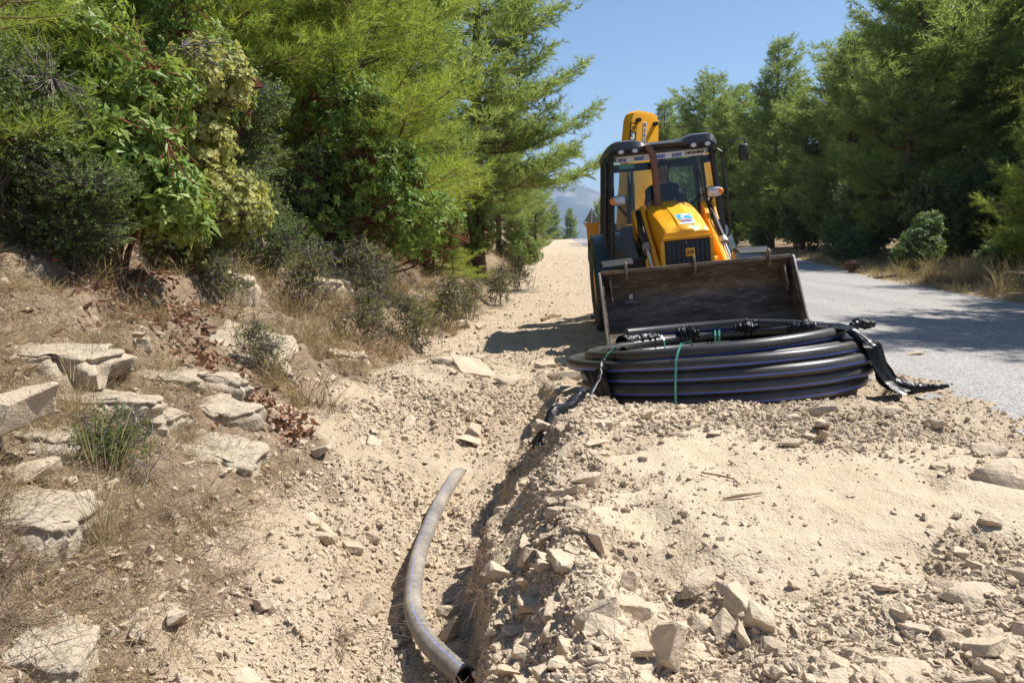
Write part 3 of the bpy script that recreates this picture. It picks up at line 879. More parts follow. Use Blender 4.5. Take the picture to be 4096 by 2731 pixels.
def hull_stone(seed, pts=14, flat=.55, boxy=.7, bevel=0.0):
    """angular block of unit length"""
    g = np.random.default_rng(seed)
    P = g.uniform(-1, 1, (pts, 3))
    P = np.sign(P) * np.abs(P) ** (1 - boxy * .75)
    P = P * np.array([.5, .36 * g.uniform(.8, 1.2), .5 * flat * g.uniform(.75, 1.2)])
    P[:, 0] += P[:, 1] * g.uniform(-.4, .4); P[:, 2] += P[:, 0] * g.uniform(-.2, .2)
    bm = bmesh.new()
    for p in P: bm.verts.new(tuple(p))
    r = bmesh.ops.convex_hull(bm, input=bm.verts)
    bmesh.ops.delete(bm, geom=[v for v in bm.verts if not v.link_faces], context='VERTS')
    if bevel > 0:
        bmesh.ops.dissolve_limit(bm, angle_limit=R(12), verts=bm.verts, edges=bm.edges)
        bmesh.ops.bevel(bm, geom=list(bm.edges), offset=bevel, segments=1, affect='EDGES', clamp_overlap=True)
    bmesh.ops.recalc_face_normals(bm, faces=bm.faces)
    bmesh.ops.triangulate(bm, faces=bm.faces)
    if bevel > 0:
        bmesh.ops.subdivide_edges(bm, edges=[e for e in bm.edges if e.calc_length() > .16], cuts=2, use_grid_fill=True)
        bmesh.ops.triangulate(bm, faces=bm.faces)
        bm.normal_update()
        for v in bm.verts:
            k = float(fbm(v.co.x * 4 + seed, v.co.y * 4 + v.co.z * 5, seed, 3)) * .07 + g.normal() * .006
            v.co += v.normal * k
    V = np.array([v.co[:] for v in bm.verts]); bm.verts.index_update()
    F = np.array([[v.index for v in f.verts] for f in bm.faces])
    bm.free()
    return V, F
BIG = [np_mesh('stone', *hull_stone(400 + i, 15, (.35, .5, .7, .9, .3, .6, .45, .8)[i % 8], .75, .035)) for i in range(16)]
for me in BIG:
    me.materials.append(STONE)
    me.polygons.foreach_set('use_smooth', [True] * len(me.polygons)); me.set_sharp_from_angle(angle=R(24))

def stone(x, y, size, label, group=None, tilt=(0, 0), rz=0., variant=0, sink=.25, mat=None, name='stone', zz=None):
    me = BIG[variant % 16]
    if mat is not None:
        me = me.copy(); me.materials.clear(); me.materials.append(mat)
    o = link_mesh(name, me)
    z = hz(x, y) if zz is None else zz
    zs = [v.co.z for v in me.vertices]; hh = max(zs) - min(zs)
    sz = size if isinstance(size, tuple) else (size, size * 1.0, size)
    o.scale = (sz[0], sz[1], sz[2])
    o.location = (x, y, z + hh * sz[2] * (.5 - sink))
    o.rotation_euler = (R(tilt[0]), R(tilt[1]), rz)
    return tag(o, label, 'stone', group)

hand = [
    (2.60, 3.98, (.62, .55, .42), 'large tan slab with a shaded broken face lying on the spoil edge', (14, -8), .15, 0, .15),
    (.53, 2.50, (.34, .30, .34), 'pale smooth block standing upright in the near spoil', (8, -62), .5, 2, .1),
    (1.33, 2.40, (.62, .55, .25), 'flat pale slab half buried at the near edge of the spoil', (6, 4), .4, 4, .5),
    (-.45, 9.0, (.58, .66, .32), 'broad flat stone with a pointed corner on top of the rubble heap', (24, 6), .6, 8, .05),
    (-.80, 8.9, (.34, .34, .28), 'squarish stone beside the broad flat stone on the rubble heap', (12, 0), .1, 1, .2),
    (-.05, 8.75, (.36, .36, .30), 'blunt stone between the rubble heap and the coil', (10, 6), 1.2, 9, .2),
    (.38, 4.02, (.26, .20, .17), 'rectangular tan block in the stone pile beside the trench', (4, 0), .05, 3, .2),
    (.30, 4.48, (.36, .16, .15), 'long stone leaning on the pile beside the trench', (0, -28), 1.1, 5, .0),
    (.52, 4.82, (.30, .18, .16), 'oblong stone at the far end of the pile beside the trench', (6, -8), .6, 6, .1),
    (1.95, 4.88, (.20, .13, .13), 'small stone standing on edge with a dark hollow under it', (0, 48), 2.2, 2, .0),
    (4.82, 9.42, (.27, .17, .15), 'brick-shaped stone lying alone on the road', (0, 0), -.1, 3, .05),
    (.74, 3.02, (.27, .20, .15), 'blocky stone overhanging the wheel rut in the near spoil', (0, -6), .3, 7, .15),
    (.47, 3.04, (.19, .14, .14), 'upright blunt stone beside the wheel rut', (5, -50), .9, 10, .1),
    (.44, 2.80, (.24, .20, .17), 'chunky stone below the upright one beside the wheel rut', (0, 4), .2, 11, .2),
    (2.33, 4.20, (.27, .24, .18), 'rounded stone in front of the large slab on the spoil edge', (0, 6), .7, 12, .25),
    (2.72, 4.42, (.33, .30, .24), 'stone heaped behind the large slab on the spoil edge', (10, 0), .2, 13, .2),
    (1.75, 2.82, (.40, .34, .20), 'broad stone among the coarse rubble of the near spoil', (8, 0), .3, 0, .35),
    (2.00, 2.95, (.30, .28, .24), 'angular stone next to the broad one in the coarse rubble', (0, 12), 1.9, 14, .25),
    (.96, 5.54, (.17, .15, .17), 'cube-like stone on the slope below the coil', (0, 0), .4, 3, .1),
    (1.97, 5.47, (.26, .20, .16), 'blunt stone on the crest just before the coil', (0, 8), .2, 15, .2),
    (2.28, 5.72, (.36, .26, .18), 'largest stone on the crest just before the coil', (0, -6), -.1, 5, .2),
    (1.72, 5.98, (.17, .15, .14), 'small round-topped stone touching the coil', (0, 0), .0, 9, .2),
    (1.10, 5.13, (.25, .15, .12), 'dark-faced stone at the back of the pressed track', (0, 0), .05, 1, .2),
    (1.33, 5.12, (.18, .14, .12), 'stone beside the dark-faced one at the back of the pressed track', (0, 0), .4, 6, .2),
    (-.30, 3.78, (.30, .18, .18), 'tall stone propped in the trench beside the pipe bend', (0, -55), .4, 2, .1),
    (-.50, 3.22, (.28, .22, .20), 'block wedged under the open end of the pipe', (0, -50), 1.4, 3, .2),
    (-.28, 4.72, (.24, .13, .10), 'flat stone on the trench floor under the shaded wall', (0, 0), .3, 4, .2),
    (-.95, 4.55, (.20, .14, .12), 'loose stone lying halfway up the trench slope', (10, 12), .5, 11, .2),
    (.42, 9.55, (.45, .4, .34), 'whitish block between the coil and the digger shadow', (8, 0), .4, 12, .2),
    (.75, 9.9, (.5, .36, .26), 'pale stone at the edge of the digger shadow', (0, 5), .2, 0, .25),
    (.72, 8.9, (.85, .5, .30), 'long rock ledge sticking out of the soil behind the coil', (0, 0), .2, 5, .4),
    (.78, 8.1, (.70, .42, .26), 'flat rock poking out beside the coil above the trench', (0, 0), .1, 8, .4),
    (-.9, 14.2, (.42, .36, .34), 'stone on the shoulder at the foot of the dry bank', (0, 0), .1, 10, .25),
    (-.55, 14.0, (.28, .24, .26), 'smaller stone beside the one at the foot of the dry bank', (0, 0), .8, 13, .25),
]
for x, y, sz, lb, tl, rz, va, sk in hand:
    kk = .62 if y < 6.3 else .85
    sz = tuple(c * kk for c in sz)
    stone(x, y, sz, lb, None, tl, rz, va, sk)

def rub_density(x, y):
    xe = ip(y, EDGE); ft = ip(y, FOOT)
    d = .10 + 0 * x
    d = d + 1.1 * np.exp(-((x - xe - .25) / .22) ** 2) * (1 - sstep(y, 6.2, 7))
    d = d + .9 * (1 - sstep(y, 2.7, 3.3)) * sstep(x, .2, .6)
    d = d + .9 * sstep(x, 1.5, 2.1) * (1 - sstep(y, 3.0, 3.6))
    d = d + .8 * np.exp(-((y - 5.75) / .35) ** 2) * sstep(x, .2, .5) * (1 - sstep(x, 2.6, 3.2))
    d = d + .9 * np.exp(-((y - 4.9) / .25) ** 2) * sstep(x, 1.5, 1.9) * (1 - sstep(x, 2.8, 3.2))
    d = d + .75 * np.exp(-((x + .7) / .7) ** 2 - ((y - 8.3) / .9) ** 2)
    d = d + .28 * ((x < xe - .1) & (x > ft) & (y < 8.5))
    d = d + .5 * np.exp(-((x - (-1.45)) / .3) ** 2) * (y > 4) * (y < 9)
    d = d * (1 - .75 * packed(x, y))
    d = d * sstep(x + .8 * fbm(x * 1.1, y * 1.1, 97, 4), ft - .15, ft + .55) * (x < ip(y, ROAD_L) - .2 + .5 * (y < 9))
    inc = (np.hypot(x - 2.02, y - 7.52) < 1.33) & (y > 6.2)
    return d * ~inc * np.clip(.5 + 1.6 * (fbm(x * 1.3, y * 1.3, 91, 3) + .25), .1, 1.6)

def scatter_pts(n, ylo, yhi, seed, clear=()):
    g = np.random.default_rng(seed); out = []
    tot = 0
    while tot < n:
        u = g.uniform(0, 1, n * 4)
        y = ylo * (yhi / ylo) ** u
        x = g.uniform(-.72, .72, n * 4) * y * 1.02
        ok = g.uniform(0, 1.6, n * 4) < rub_density(x, y)
        out.append(np.stack([x[ok], y[ok]], -1)); tot += ok.sum()
    return np.concatenate(out)[:n]

hx = np.array([[h[0], h[1]] for h in hand])
pts = scatter_pts(1500, 2.25, 11, 61); g5 = np.random.default_rng(62)
sizes = np.clip(.030 * g5.pareto(2.4, 1500) + .030, .03, .13) * (1 + .10 * (pts[:, 1] - 3).clip(0, 6))
near = np.array([np.min(np.hypot(hx[:, 0] - p[0], hx[:, 1] - p[1])) for p in pts])
# keep clear of the pipe in the trench
tpx = np.array([[-.42, 6.2], [-.5, 5.4], [-.555, 4.7], [-.565, 4.3], [-.54, 3.97], [-.47, 3.65], [-.36, 3.40], [-.22, 3.15]])
npipe = np.array([np.min(np.hypot(tpx[:, 0] - p[0], (tpx[:, 1] - p[1]) * .45)) for p in pts])
ok = (near > .11) & (npipe > .14)
pts, sizes = pts[ok], sizes[ok]
order = np.argsort(-(sizes / pts[:, 1]))[:250]
def zone(x, y):
    xe = float(ip(y, EDGE))
    if y > 7.3: return ('tan stone in the rubble heap that closes the trench', 'stones of the rubble heap closing the trench')
    if x < xe - .08: return ('tan stone on the trench slope around the dusty pipe', 'stones lying in the open trench')
    if x < xe + .6: return ('tan stone in the loose pile along the trench lip', 'stones piled along the trench lip')
    if y < 3.4: return ('tan stone in the coarse rubble of the near spoil', 'stones in the near spoil')
    return ('tan stone scattered round the pressed wheel track below the coil', 'stones round the pressed track')
for i in order:
    x, y = pts[i]; lb, gr = zone(x, y)
    s_ = sizes[i] * 1.15
    va = int(g5.integers(16))
    shape = ('flat', 'blocky', 'chunky', 'upright', 'thin', 'wedge-shaped', 'flattish', 'stubby')[va % 8]
    lb = ('fist-sized ' if sizes[i] < .07 else 'brick-sized ' if sizes[i] < .11 else 'larger ') + shape + ' ' + lb
    stone(x, y, (s_, s_ * g5.uniform(.7, 1.2), s_ * g5.uniform(.6, 1.0)), lb, gr, (g5.uniform(-22, 22), g5.uniform(-22, 22)), g5.uniform(0, 6.28), va, .25)

# uncountable small rubble: stones set on points by geometry nodes
def rubble_nodes():
    ng = bpy.data.node_groups.new('rubble', 'GeometryNodeTree')
    ng.interface.new_socket('Geometry', in_out='INPUT', socket_type='NodeSocketGeometry')
    ng.interface.new_socket('Geometry', in_out='OUTPUT', socket_type='NodeSocketGeometry')
    gi = ng.nodes.new('NodeGroupInput'); go = ng.nodes.new('NodeGroupOutput')
    jn = ng.nodes.new('GeometryNodeJoinGeometry')
    for so in RUB_SRC:
        oi = ng.nodes.new('GeometryNodeObjectInfo'); oi.inputs['Object'].default_value = so; oi.inputs['As Instance'].default_value = True
        ng.links.new(oi.outputs['Geometry'], jn.inputs[0])
    ip_ = ng.nodes.new('GeometryNodeInstanceOnPoints'); ip_.inputs['Pick Instance'].default_value = True
    ar = ng.nodes.new('GeometryNodeInputNamedAttribute'); ar.data_type = 'FLOAT_VECTOR'; ar.inputs['Name'].default_value = 'rot'
    asn = ng.nodes.new('GeometryNodeInputNamedAttribute'); asn.data_type = 'FLOAT_VECTOR'; asn.inputs['Name'].default_value = 'scl'
    er = ng.nodes.new('FunctionNodeEulerToRotation')
    ng.links.new(ar.outputs[0], er.inputs[0])
    ng.links.new(gi.outputs[0], ip_.inputs['Points']); ng.links.new(jn.outputs[0], ip_.inputs['Instance'])
    ng.links.new(er.outputs[0], ip_.inputs['Rotation']); ng.links.new(asn.outputs[0], ip_.inputs['Scale'])
    ng.links.new(ip_.outputs[0], go.inputs[0])
    return ng
all_stones = [o for o in COL.objects if o.name.split('.')[0] == 'stone']
RUB_SRC = []
for me in BIG[:10]:
    for o in all_stones:
        if o.data == me: RUB_SRC.append(o); break
RUB = rubble_nodes()
def pebbles(name, n, ylo, yhi, seed, smin, smax, power, dens=True, region=None, label=None):
    g = np.random.default_rng(seed)
    P = scatter_pts(n, ylo, yhi, seed) if dens else region(n, g)
    n = len(P)
    S = smin * (1 - g.uniform(0, 1, n) * (1 - (smin / smax) ** power)) ** (-1 / power)
    S = S * (1 + .10 * (P[:, 1] - 3).clip(0, 5)) if dens else S
    Z = height(P[:, 0], P[:, 1])
    me = bpy.data.meshes.new(name); me.vertices.add(n)
    me.vertices.foreach_set('co', np.stack([P[:, 0], P[:, 1], Z + S * .08], -1).astype(np.float32).ravel())
    a_ = me.attributes.new('rot', 'FLOAT_VECTOR', 'POINT'); a_.data.foreach_set('vector', np.stack([g.normal(size=n) * .45, g.normal(size=n) * .45, g.uniform(0, 6.28, n)], -1).astype(np.float32).ravel())
    s_ = me.attributes.new('scl', 'FLOAT_VECTOR', 'POINT'); s_.data.foreach_set('vector', (S[:, None] * np.stack([np.ones(n), g.uniform(.8, 1.3, n), g.uniform(.6, 1.2, n)], -1)).astype(np.float32).ravel())
    me.update()
    o = link_mesh(name, me, STONE)
    md = o.modifiers.new('rubble', 'NODES'); md.node_group = RUB
    return tag(o, label or 'small tan rubble and clods strewn over the spoil and trench', 'rubble', None, 'stuff')
pebbles('rubble', 105000, 2.2, 11, 63, .008, .050, 1.55)
def shoulder_region(n, g):
    y = 10 * (60 / 10) ** g.uniform(0, 1, n); x = ip(y, FOOT) - .3 + g.uniform(0, 1, n) ** 1.6 * (ip(y, ROAD_L) + .4 - ip(y, FOOT))
    return np.stack([x, y], -1)
pebbles('shoulder_rubble', 6500, 0, 0, 64, .018, .11, 2.4, False, shoulder_region, 'small stones scattered along the dusty shoulder')
def edge_region(n, g):
    y = 3.5 + 9 * g.uniform(0, 1, n) ** 1.3; x = ip(y, ROAD_L) + g.normal(size=n) * .55 + .1
    return np.stack([x, y], -1)
pebbles('road_edge_grit', 6000, 0, 0, 65, .010, .05, 1.7, False, edge_region, 'grit and small stones where dirt spills onto the road')
def bank_region(n, g):
    y = 2.3 * (14 / 2.3) ** g.uniform(0, 1, n); x = ip(y, FOOT) - g.uniform(0, 1, n) ** 1.3 * 2.4
    return np.stack([x, y], -1)
pebbles('bank_rubble', 4500, 0, 0, 66, .015, .09, 1.7, False, bank_region, 'small stones scattered over the dry bank')

# ------------------------------------------------------------------ rock ledges of the bank
def ledge_rock(name, x, y, size, label, rz=0., tilt=(0, 0), seed=0, mat=None, dz=0., sink=.90, layers=3):
    g = np.random.default_rng(900 + seed)
    nu, nv = 56, 24
    u = np.linspace(0, 2 * np.pi, nu, endpoint=False); v = np.linspace(-np.pi / 2, np.pi / 2, nv)
    U, W = np.meshgrid(u, v)
    pw = lambda a, e: np.sign(a) * np.abs(a) ** e
    X = pw(np.cos(W), .25) * pw(np.cos(U), .55); Y = pw(np.cos(W), .25) * pw(np.sin(U), .55); Z = pw(np.sin(W), .45)
    k = 1 + .50 * fbm(np.cos(U) * 1.6 + seed * 3.1, np.sin(U) * 1.6 + Z * .5, seed, 4) * (np.abs(Z) < .98) + .12 * fbm(np.cos(U) * 4 + Z * 3, np.sin(U) * 4 + seed, seed + 9, 3)
    q = (Z + 1) / 2 * layers; st = np.floor(q) + sstep(q - np.floor(q), .3, .6)
    inset = 1 - .10 * np.abs(np.sin(np.pi * q)) ** 6 + .05 * fbm(st * 2 + seed, U * 0 + seed, seed + 5, 2)
    X = X * k * inset; Y = Y * k * inset
    Zs = Z + .30 * fbm(X * 1.5 + seed, Y * 1.5, seed + 3, 5) + .22 * np.abs(fbm(X * 4, Y * 4 + seed, seed + 6, 3))
    V = np.stack([X * size[0] / 2, Y * size[1] / 2, Zs * size[2] / 2], -1).reshape(-1, 3)
    i = np.arange(nu * nv).reshape(nv, nu)
    F = np.stack([i[:-1], np.roll(i[:-1], -1, 1), np.roll(i[1:], -1, 1), i[1:]], -1).reshape(-1, 4)
    me = np_mesh(name, V, F, True)
    me.set_sharp_from_angle(angle=R(55))
    o = link_mesh(name, me, mat or STONE_G)
    o.location = (x, y, hz(x, y) + size[2] * (.5 - sink) + dz); o.rotation_euler = (R(tilt[0]), R(tilt[1]), rz)
    return tag(o, label, 'rock')
L = [
    (-3.05, 5.00, (.95, .75, .26), 'wide grey rock ledge under the edge of the dark shrubs', .1, (0, 6), 1, None, 0),
    (-2.62, 5.78, (.70, .45, .24), 'grey ledge with dry grass on it below the leaf litter', .3, (0, 8), 2, None, 0),
    (-2.60, 4.72, (.80, .40, .20), 'long low pale ledge halfway down the bank', .15, (0, 8), 3, None, 0),
    (-2.28, 4.92, (.46, .36, .24), 'whitish flat-topped rock in the middle of the bank', -.1, (0, 6), 4, STONE_W, .02),
    (-1.95, 4.95, (.62, .60, .36), 'big pale rock with ragged edge above the trench slope', .2, (6, 16), 5, STONE_W, 0),
    (-2.45, 7.45, (.80, 1.00, .30), 'large tilted grey slab beside the dead leaves', .35, (16, 20), 6, None, .05),
    (-2.36, 6.10, (.52, .50, .28), 'cracked grey rock below the large tilted slab', .5, (0, 12), 7, None, 0),
    (-2.12, 5.62, (.42, .50, .24), 'grey rock in front of the cracked one on the bank', -.3, (0, 14), 8, None, 0),
    (-2.80, 13.4, (1.50, .8, .30), 'lowest layer of the stepped tan rock under the red-stemmed shrub', .1, (0, 4), 9, STONE, 0.05),
    (-2.88, 13.5, (1.40, .75, .24), 'middle layer of the stepped tan rock under the red-stemmed shrub', .0, (0, 4), 10, STONE, .33),
    (-2.95, 13.6, (1.30, .7, .20), 'top layer of the stepped tan rock under the red-stemmed shrub', .2, (0, 5), 11, STONE, .56),
    (-2.85, 11.6, (1.0, .7, .5), 'rounded tan boulder left of the stepped rock', .2, (0, 6), 12, STONE, 0),
    (-2.05, 3.22, (.52, .52, .30), 'big smooth grey rock at the near end of the bank', .3, (0, 10), 14, STONE_W, 0),
    (-1.58, 2.55, (.26, .40, .26), 'bright white stone at the foot of the near bank', .2, (0, 14), 15, STONE_W, 0),
    (-3.05, 5.95, (.65, .45, .20), 'small grey ledge beside the litter at the shade edge', .2, (0, 8), 16, None, 0),
    (-3.20, 9.00, (.60, .55, .45), 'pitted tan rock under the pale round-leaved shrub', .2, (0, 4), 17, STONE, 0),
    (-1.9, 8.9, (.5, .45, .3), 'half buried tan rock at the foot of the bank by a thin sapling', .4, (0, 6), 18, STONE, 0),
    (-1.35, 16.5, (1.1, 1.0, .5), 'tan rock outcrop below the shrub hanging over the bank', .2, (0, 10), 19, STONE, 0),
    (-2.45, 4.05, (.42, .38, .22), 'low grey rock next to the near green cushion plant', .7, (0, 10), 20, None, 0),
]
for x, y, sz, lb, rz, tl, sd, mt_, dz_ in L:
    ledge_rock('rock_ledge', x, y, sz, lb, rz, tl, sd, mt_, dz_)
stone(-2.30, 3.62, (.40, .34, .30), 'loose tan block perched on the near bank rocks', None, (6, -10), .9, 2, .0, STONE, zz=hz(-2.3, 3.62) + .14)
stone(-2.20, 3.52, (.26, .22, .20), 'smaller block under the loose tan block on the near bank', None, (0, 0), .9, 9, .0, STONE, zz=hz(-2.2, 3.52) + .03)

# ------------------------------------------------------------------ dry grass, leaf litter, low growth
def blade_tuft(n, L, w, g, spread=(5, 60), kink=.35):
    out = []
    for i in range(n):
        a = R(g.uniform(*spread)); b = g.uniform(0, 2 * np.pi); l = L * g.uniform(.45, 1.1)
        d = np.array([math.sin(a) * math.cos(b), math.sin(a) * math.sin(b), math.cos(a)])
        base = np.array([g.normal() * .03, g.normal() * .03, -.02])
        mid = base + d * l * .6; tip = mid + (d + np.array([d[0] * kink, d[1] * kink, -kink * .8])) * l * .45
        s_ = norm(np.cross(d, g.normal(size=3))[None])[0] * w / 2
        out += [[base - s_, base + s_, mid], [mid - s_ * .8, mid + s_ * .8, tip]]
    return np.array(out)
def grass_field(name, P, seed, L, w, n, spread, label, mat, tint=(.1, .9), smin=.6):
    g = np.random.default_rng(seed)
    Z = height(P[:, 0], P[:, 1]); pos = np.stack([P[:, 0], P[:, 1], Z], -1)
    Ts = []; ts = []
    D = np.tile(np.array([[0, 0, 1.]]), (len(P), 1)) + g.normal(size=(len(P), 3)) * .15
    S = g.uniform(smin, 1.3, len(P)); tt = np.clip(g.uniform(*tint, len(P)), 0, 1)
    for v in range(6):
        m_ = np.arange(len(P)) % 6 == v
        a, b = scatter(blade_tuft(n, L, w, g, spread), pos[m_], D[m_], S[m_], tt[m_], g)
        Ts.append(a); ts.append(b)
    o = tri_object(name, np.concatenate(Ts), np.concatenate(ts), mat)
    return tag(o, label, 'grass', None, 'stuff')
g6 = np.random.default_rng(71)
def bank_pts(n, ylo, yhi, smax, g, thr=-.05, s0=.1):
    y = ylo * (yhi / ylo) ** g.uniform(0, 1, n * 3); x = ip(y, FOOT) - s0 - g.uniform(0, 1, n * 3) ** .8 * smax
    ok = fbm(x * 1.6, y * 1.6, 95, 3) > thr
    return np.stack([x[ok], y[ok]], -1)[:n]
grass_field('dry_grass', bank_pts(3400, 2.3, 9, 2.8, g6, -.15, -.15), 72, .18, .0036, 15, (15, 80), 'short dry straw-coloured grass over the bank', STRAW, (.0, .85))
grass_field('dead_twigs', bank_pts(4200, 2.3, 12, 2.9, g6, -.3, -.15), 73, .15, .0042, 14, (45, 100), 'matted grey-brown dead grass and twigs on the bank', GREYTWIG, (.0, .9))
grass_field('far_dry_grass', bank_pts(2200, 6.5, 45, 2.6, g6, -.12, -.05), 74, .34, .010, 12, (5, 55), 'dry brown grass along the foot of the bank', STRAW, (.0, .7))
def verge_pts(n, g):
    y = 12 * (70 / 12) ** g.uniform(0, 1, n); x = ip(y, ROAD_R) + .1 + g.uniform(0, 1, n) ** 1.5 * 2.6
    return np.stack([x, y], -1)
grass_field('verge_grass', verge_pts(1500, g6), 75, .30, .011, 12, (5, 55), 'low dry grass along the far road verge', STRAW, (.15, .9))

# leaf litter
cl = [(-3.22, 6.92, .35, 300), (-3.38, 6.66, .30, 200), (-2.82, 6.85, .30, 200), (-3.21, 7.35, .35, 220), (-3.60, 7.2, .4, 160), (-2.3, 6.45, .25, 90), (-1.86, 6.19, .18, 120), (-1.70, 6.0, .16, 110), (-1.85, 10.6, .45, 220), (-2.3, 11.5, .5, 180), (-2.6, 5.3, .5, 90), (-3.6, 9.6, .5, 150), (-1.3, 12.6, .4, 120)]
g7 = np.random.default_rng(81); P = np.concatenate([np.stack([x + g7.normal(size=n) * r, y + g7.normal(size=n) * r], -1) for x, y, r, n in cl])
P = P[P[:, 0] < ip(P[:, 1], FOOT) + .05]
pos = np.stack([P[:, 0], P[:, 1], height(P[:, 0], P[:, 1]) + g7.uniform(.004, .03, len(P))], -1)
Ts = []; ts = []
for v in range(6):
    m_ = np.arange(len(P)) % 6 == v
    lf = leaf_shape(.105 * g7.uniform(.8, 1.2), .052, g7.uniform(-.5, .9), g7.uniform(-.3, .5))
    a, b = scatter(lf, pos[m_], np.tile([[0, 0, 1.]], (m_.sum(), 1)) + g7.normal(size=(m_.sum(), 3)) * .38, g7.uniform(.6, 1.15, m_.sum()), g7.uniform(0, 1, m_.sum()), g7)
    Ts.append(a); ts.append(b)
tag(tri_object('leaf_litter', np.concatenate(Ts), np.concatenate(ts), LITTER), 'red-brown dead leaves lying in drifts on the bank', 'leaves', None, 'stuff')

# tall straw tufts
def straw_tuft(x, y, L_, n, label, seed, spread=(2, 28), w=.004, mat=None, scale=1.0):
    g = np.random.default_rng(seed)
    T = blade_tuft(n, L_, w, g, spread, .3)
    r = empty('grass_tuft'); r.location = (x, y, hz(x, y)); r.scale = (scale,) * 3
    tri_object('blades', T, np.clip(g.uniform(.3, 1, len(T) * 3), 0, 1), mat or STRAW, r)
    T2 = blade_tuft(n, L_ * .4, w, g, (30, 95), .3)
    tri_object('dead_base', T2, np.clip(g.uniform(0, .6, len(T2) * 3), 0, 1), GREYTWIG, r)
    return tag(r, label, 'grass tuft')
straw_tuft(-1.76, 3.30, .78, 70, 'tall straw grass tuft leaning over the near bank', 301, (4, 32))
straw_tuft(-2.42, 4.35, .70, 45, 'tall thin straw tuft beside the near green cushion plant', 302, (5, 40))
straw_tuft(-2.05, 2.95, .55, 60, 'straw tuft beside the big smooth rock on the near bank', 303, (5, 45))
straw_tuft(-2.1, 8.4, .60, 55, 'straw tuft below the large tilted slab', 304, (4, 40))
straw_tuft(-1.60, 10.2, .55, 60, 'straw tuft at the foot of the bank below the leaf drift', 305, (4, 40))
straw_tuft(-3.25, 12.7, .65, 80, 'bushy straw tuft on top of the stepped rock', 306, (10, 70))
straw_tuft(-.95, 13.0, .60, 70, 'straw tuft on the lower bank before the hanging shrub', 307, (5, 45))
straw_tuft(-2.75, 5.35, .6, 40, 'straw tuft growing between the upper ledges', 308, (5, 50))
straw_tuft(-1.75, 2.55, .45, 110, 'grey dry tuft sprawling at the foot of the near bank', 309, (20, 85), .004, GREYTWIG)
straw_tuft(-2.15, 2.75, .45, 110, 'grey dry tuft spreading below the near bank rocks', 310, (20, 85), .004, GREYTWIG)

# more of the sprawling grey tufts and thin straw over the near bank
g9 = np.random.default_rng(95); ga = straw_tuft(-1.9, 2.8, .34, 90, 'grey matted grass clump on the near bank', 350, (25, 92), .0042, GREYTWIG); ga['group'] = 'grey grass clumps on the near bank'
gb = straw_tuft(-2.5, 3.9, .42, 34, 'thin straw grass clump between the bank rocks', 351, (4, 45), .0036); gb['group'] = 'straw clumps between the bank rocks'
for i in range(34):
    y = 2.4 * (8.5 / 2.4) ** g9.uniform(0, 1); x = float(ip(y, FOOT)) - .1 - 1.5 * g9.uniform(0, 1)
    c = copy_tree(ga if i % 2 else gb); c.location = (x, y, hz(x, y)); c.rotation_euler = (0, 0, g9.uniform(0, 6)); s_ = g9.uniform(.6, 1.15); c.scale = (s_, s_, s_)

# low twiggy shrubs
sg = make_shrub([(0, 0, .32, .34, .34, .30, 3), (.12, .05, .52, .22, .22, .22, 1)], 107, 420, t_sage, SAGE, GREY_B, 16, 'low_shrub', (.1, .9), shell=.2, twig=.003, stem_r=.006, base_spread=.08)
low = [(-2.60, 10.0, 1.35, 'grey-green twiggy bush below the dark evergreen bush'), (-1.85, 10.05, 1.15, 'thin twiggy sapling by the rubble heap'), (-1.35, 11.3, 1.3, 'sparse twiggy bush at the foot of the bank past the leaf drift'),
       (-2.05, 11.9, 1.6, 'tall twiggy grey-green bush below the stepped rock'), (-1.1, 13.8, 1.5, 'twiggy bush on the lower bank before the hanging shrub'), (-.9, 15.2, 1.3, 'small twiggy bush beside the tan outcrop'),
       (-.35, 18.5, 1.5, 'dusty twiggy bush where the shoulder narrows'), (.15, 23.0, 1.6, 'dusty bush on the shoulder below the overhanging pine'), (-2.9, 8.2, .9, 'small twiggy bush above the large tilted slab'), (-2.2, 7.0, .8, 'twiggy plant beside the large tilted slab')]
for i, (x, y, s, lb) in enumerate(low):
    c = sg if i == 0 else copy_tree(sg); set_thing(c, x, y, lb, 'shrub', None, s, i * 1.1)
cu = make_shrub([(0, 0, .16, .26, .24, .20, 1)], 108, 420, lambda g: rosette(10, .020, .009, g, .2, .1, (10, 80), 3), HOLLY, GREY_B, 14, 'cushion_plant', (.2, .9), shell=.2, twig=.002, stem_r=.004)
set_thing(cu, -2.12, 4.10, 'small dark green cushion plant among dry grass on the near bank', 'plant')
dr = make_shrub([(0, 0, .4, .55, .4, .35, 1)], 109, 260, lambda g: rosette(7, .09, .035, g, .3, .3, (20, 100), 1.2), LITTER, GREY_B, 9, 'dead_bush', (.0, .6))
set_thing(dr, 12.35, 29.0, 'withered red-brown bush on the verge before the olive-green bush', 'bush', None, .6)
yp = copy_tree(pE); set_thing(yp, -1.35, 18.2, 'tiny bright green pine sapling on the bank by the hanging shrub', 'tree', None, .28, 2.0)

# dry brush across the road: tall brown tufts
bt = None; g8 = np.random.default_rng(91)
for i in range(34):
    y = g8.uniform(15.5, 24.5); x = float(ip(y, ROAD_R)) + .55 + g8.uniform(0, 1) ** 1.3 * 2.2
    if bt is None:
        bt = straw_tuft(x, y, .85, 80, 'tall brown dry brush tuft on the verge by the bright young pine', 320, (3, 40), .012)
        bt['group'] = 'dry brush tufts on the far verge'
    else:
        c = copy_tree(bt); c.location = (x, y, hz(x, y)); c.rotation_euler = (0, 0, g8.uniform(0, 6)); s_ = g8.uniform(.6, 1.15); c.scale = (s_ * 1.1, s_ * 1.1, s_)
        c['label'] = ('low' if s_ < .78 else 'knee-high' if s_ < .97 else 'tall') + ' brown dry brush tuft on the verge by the bright young pine'

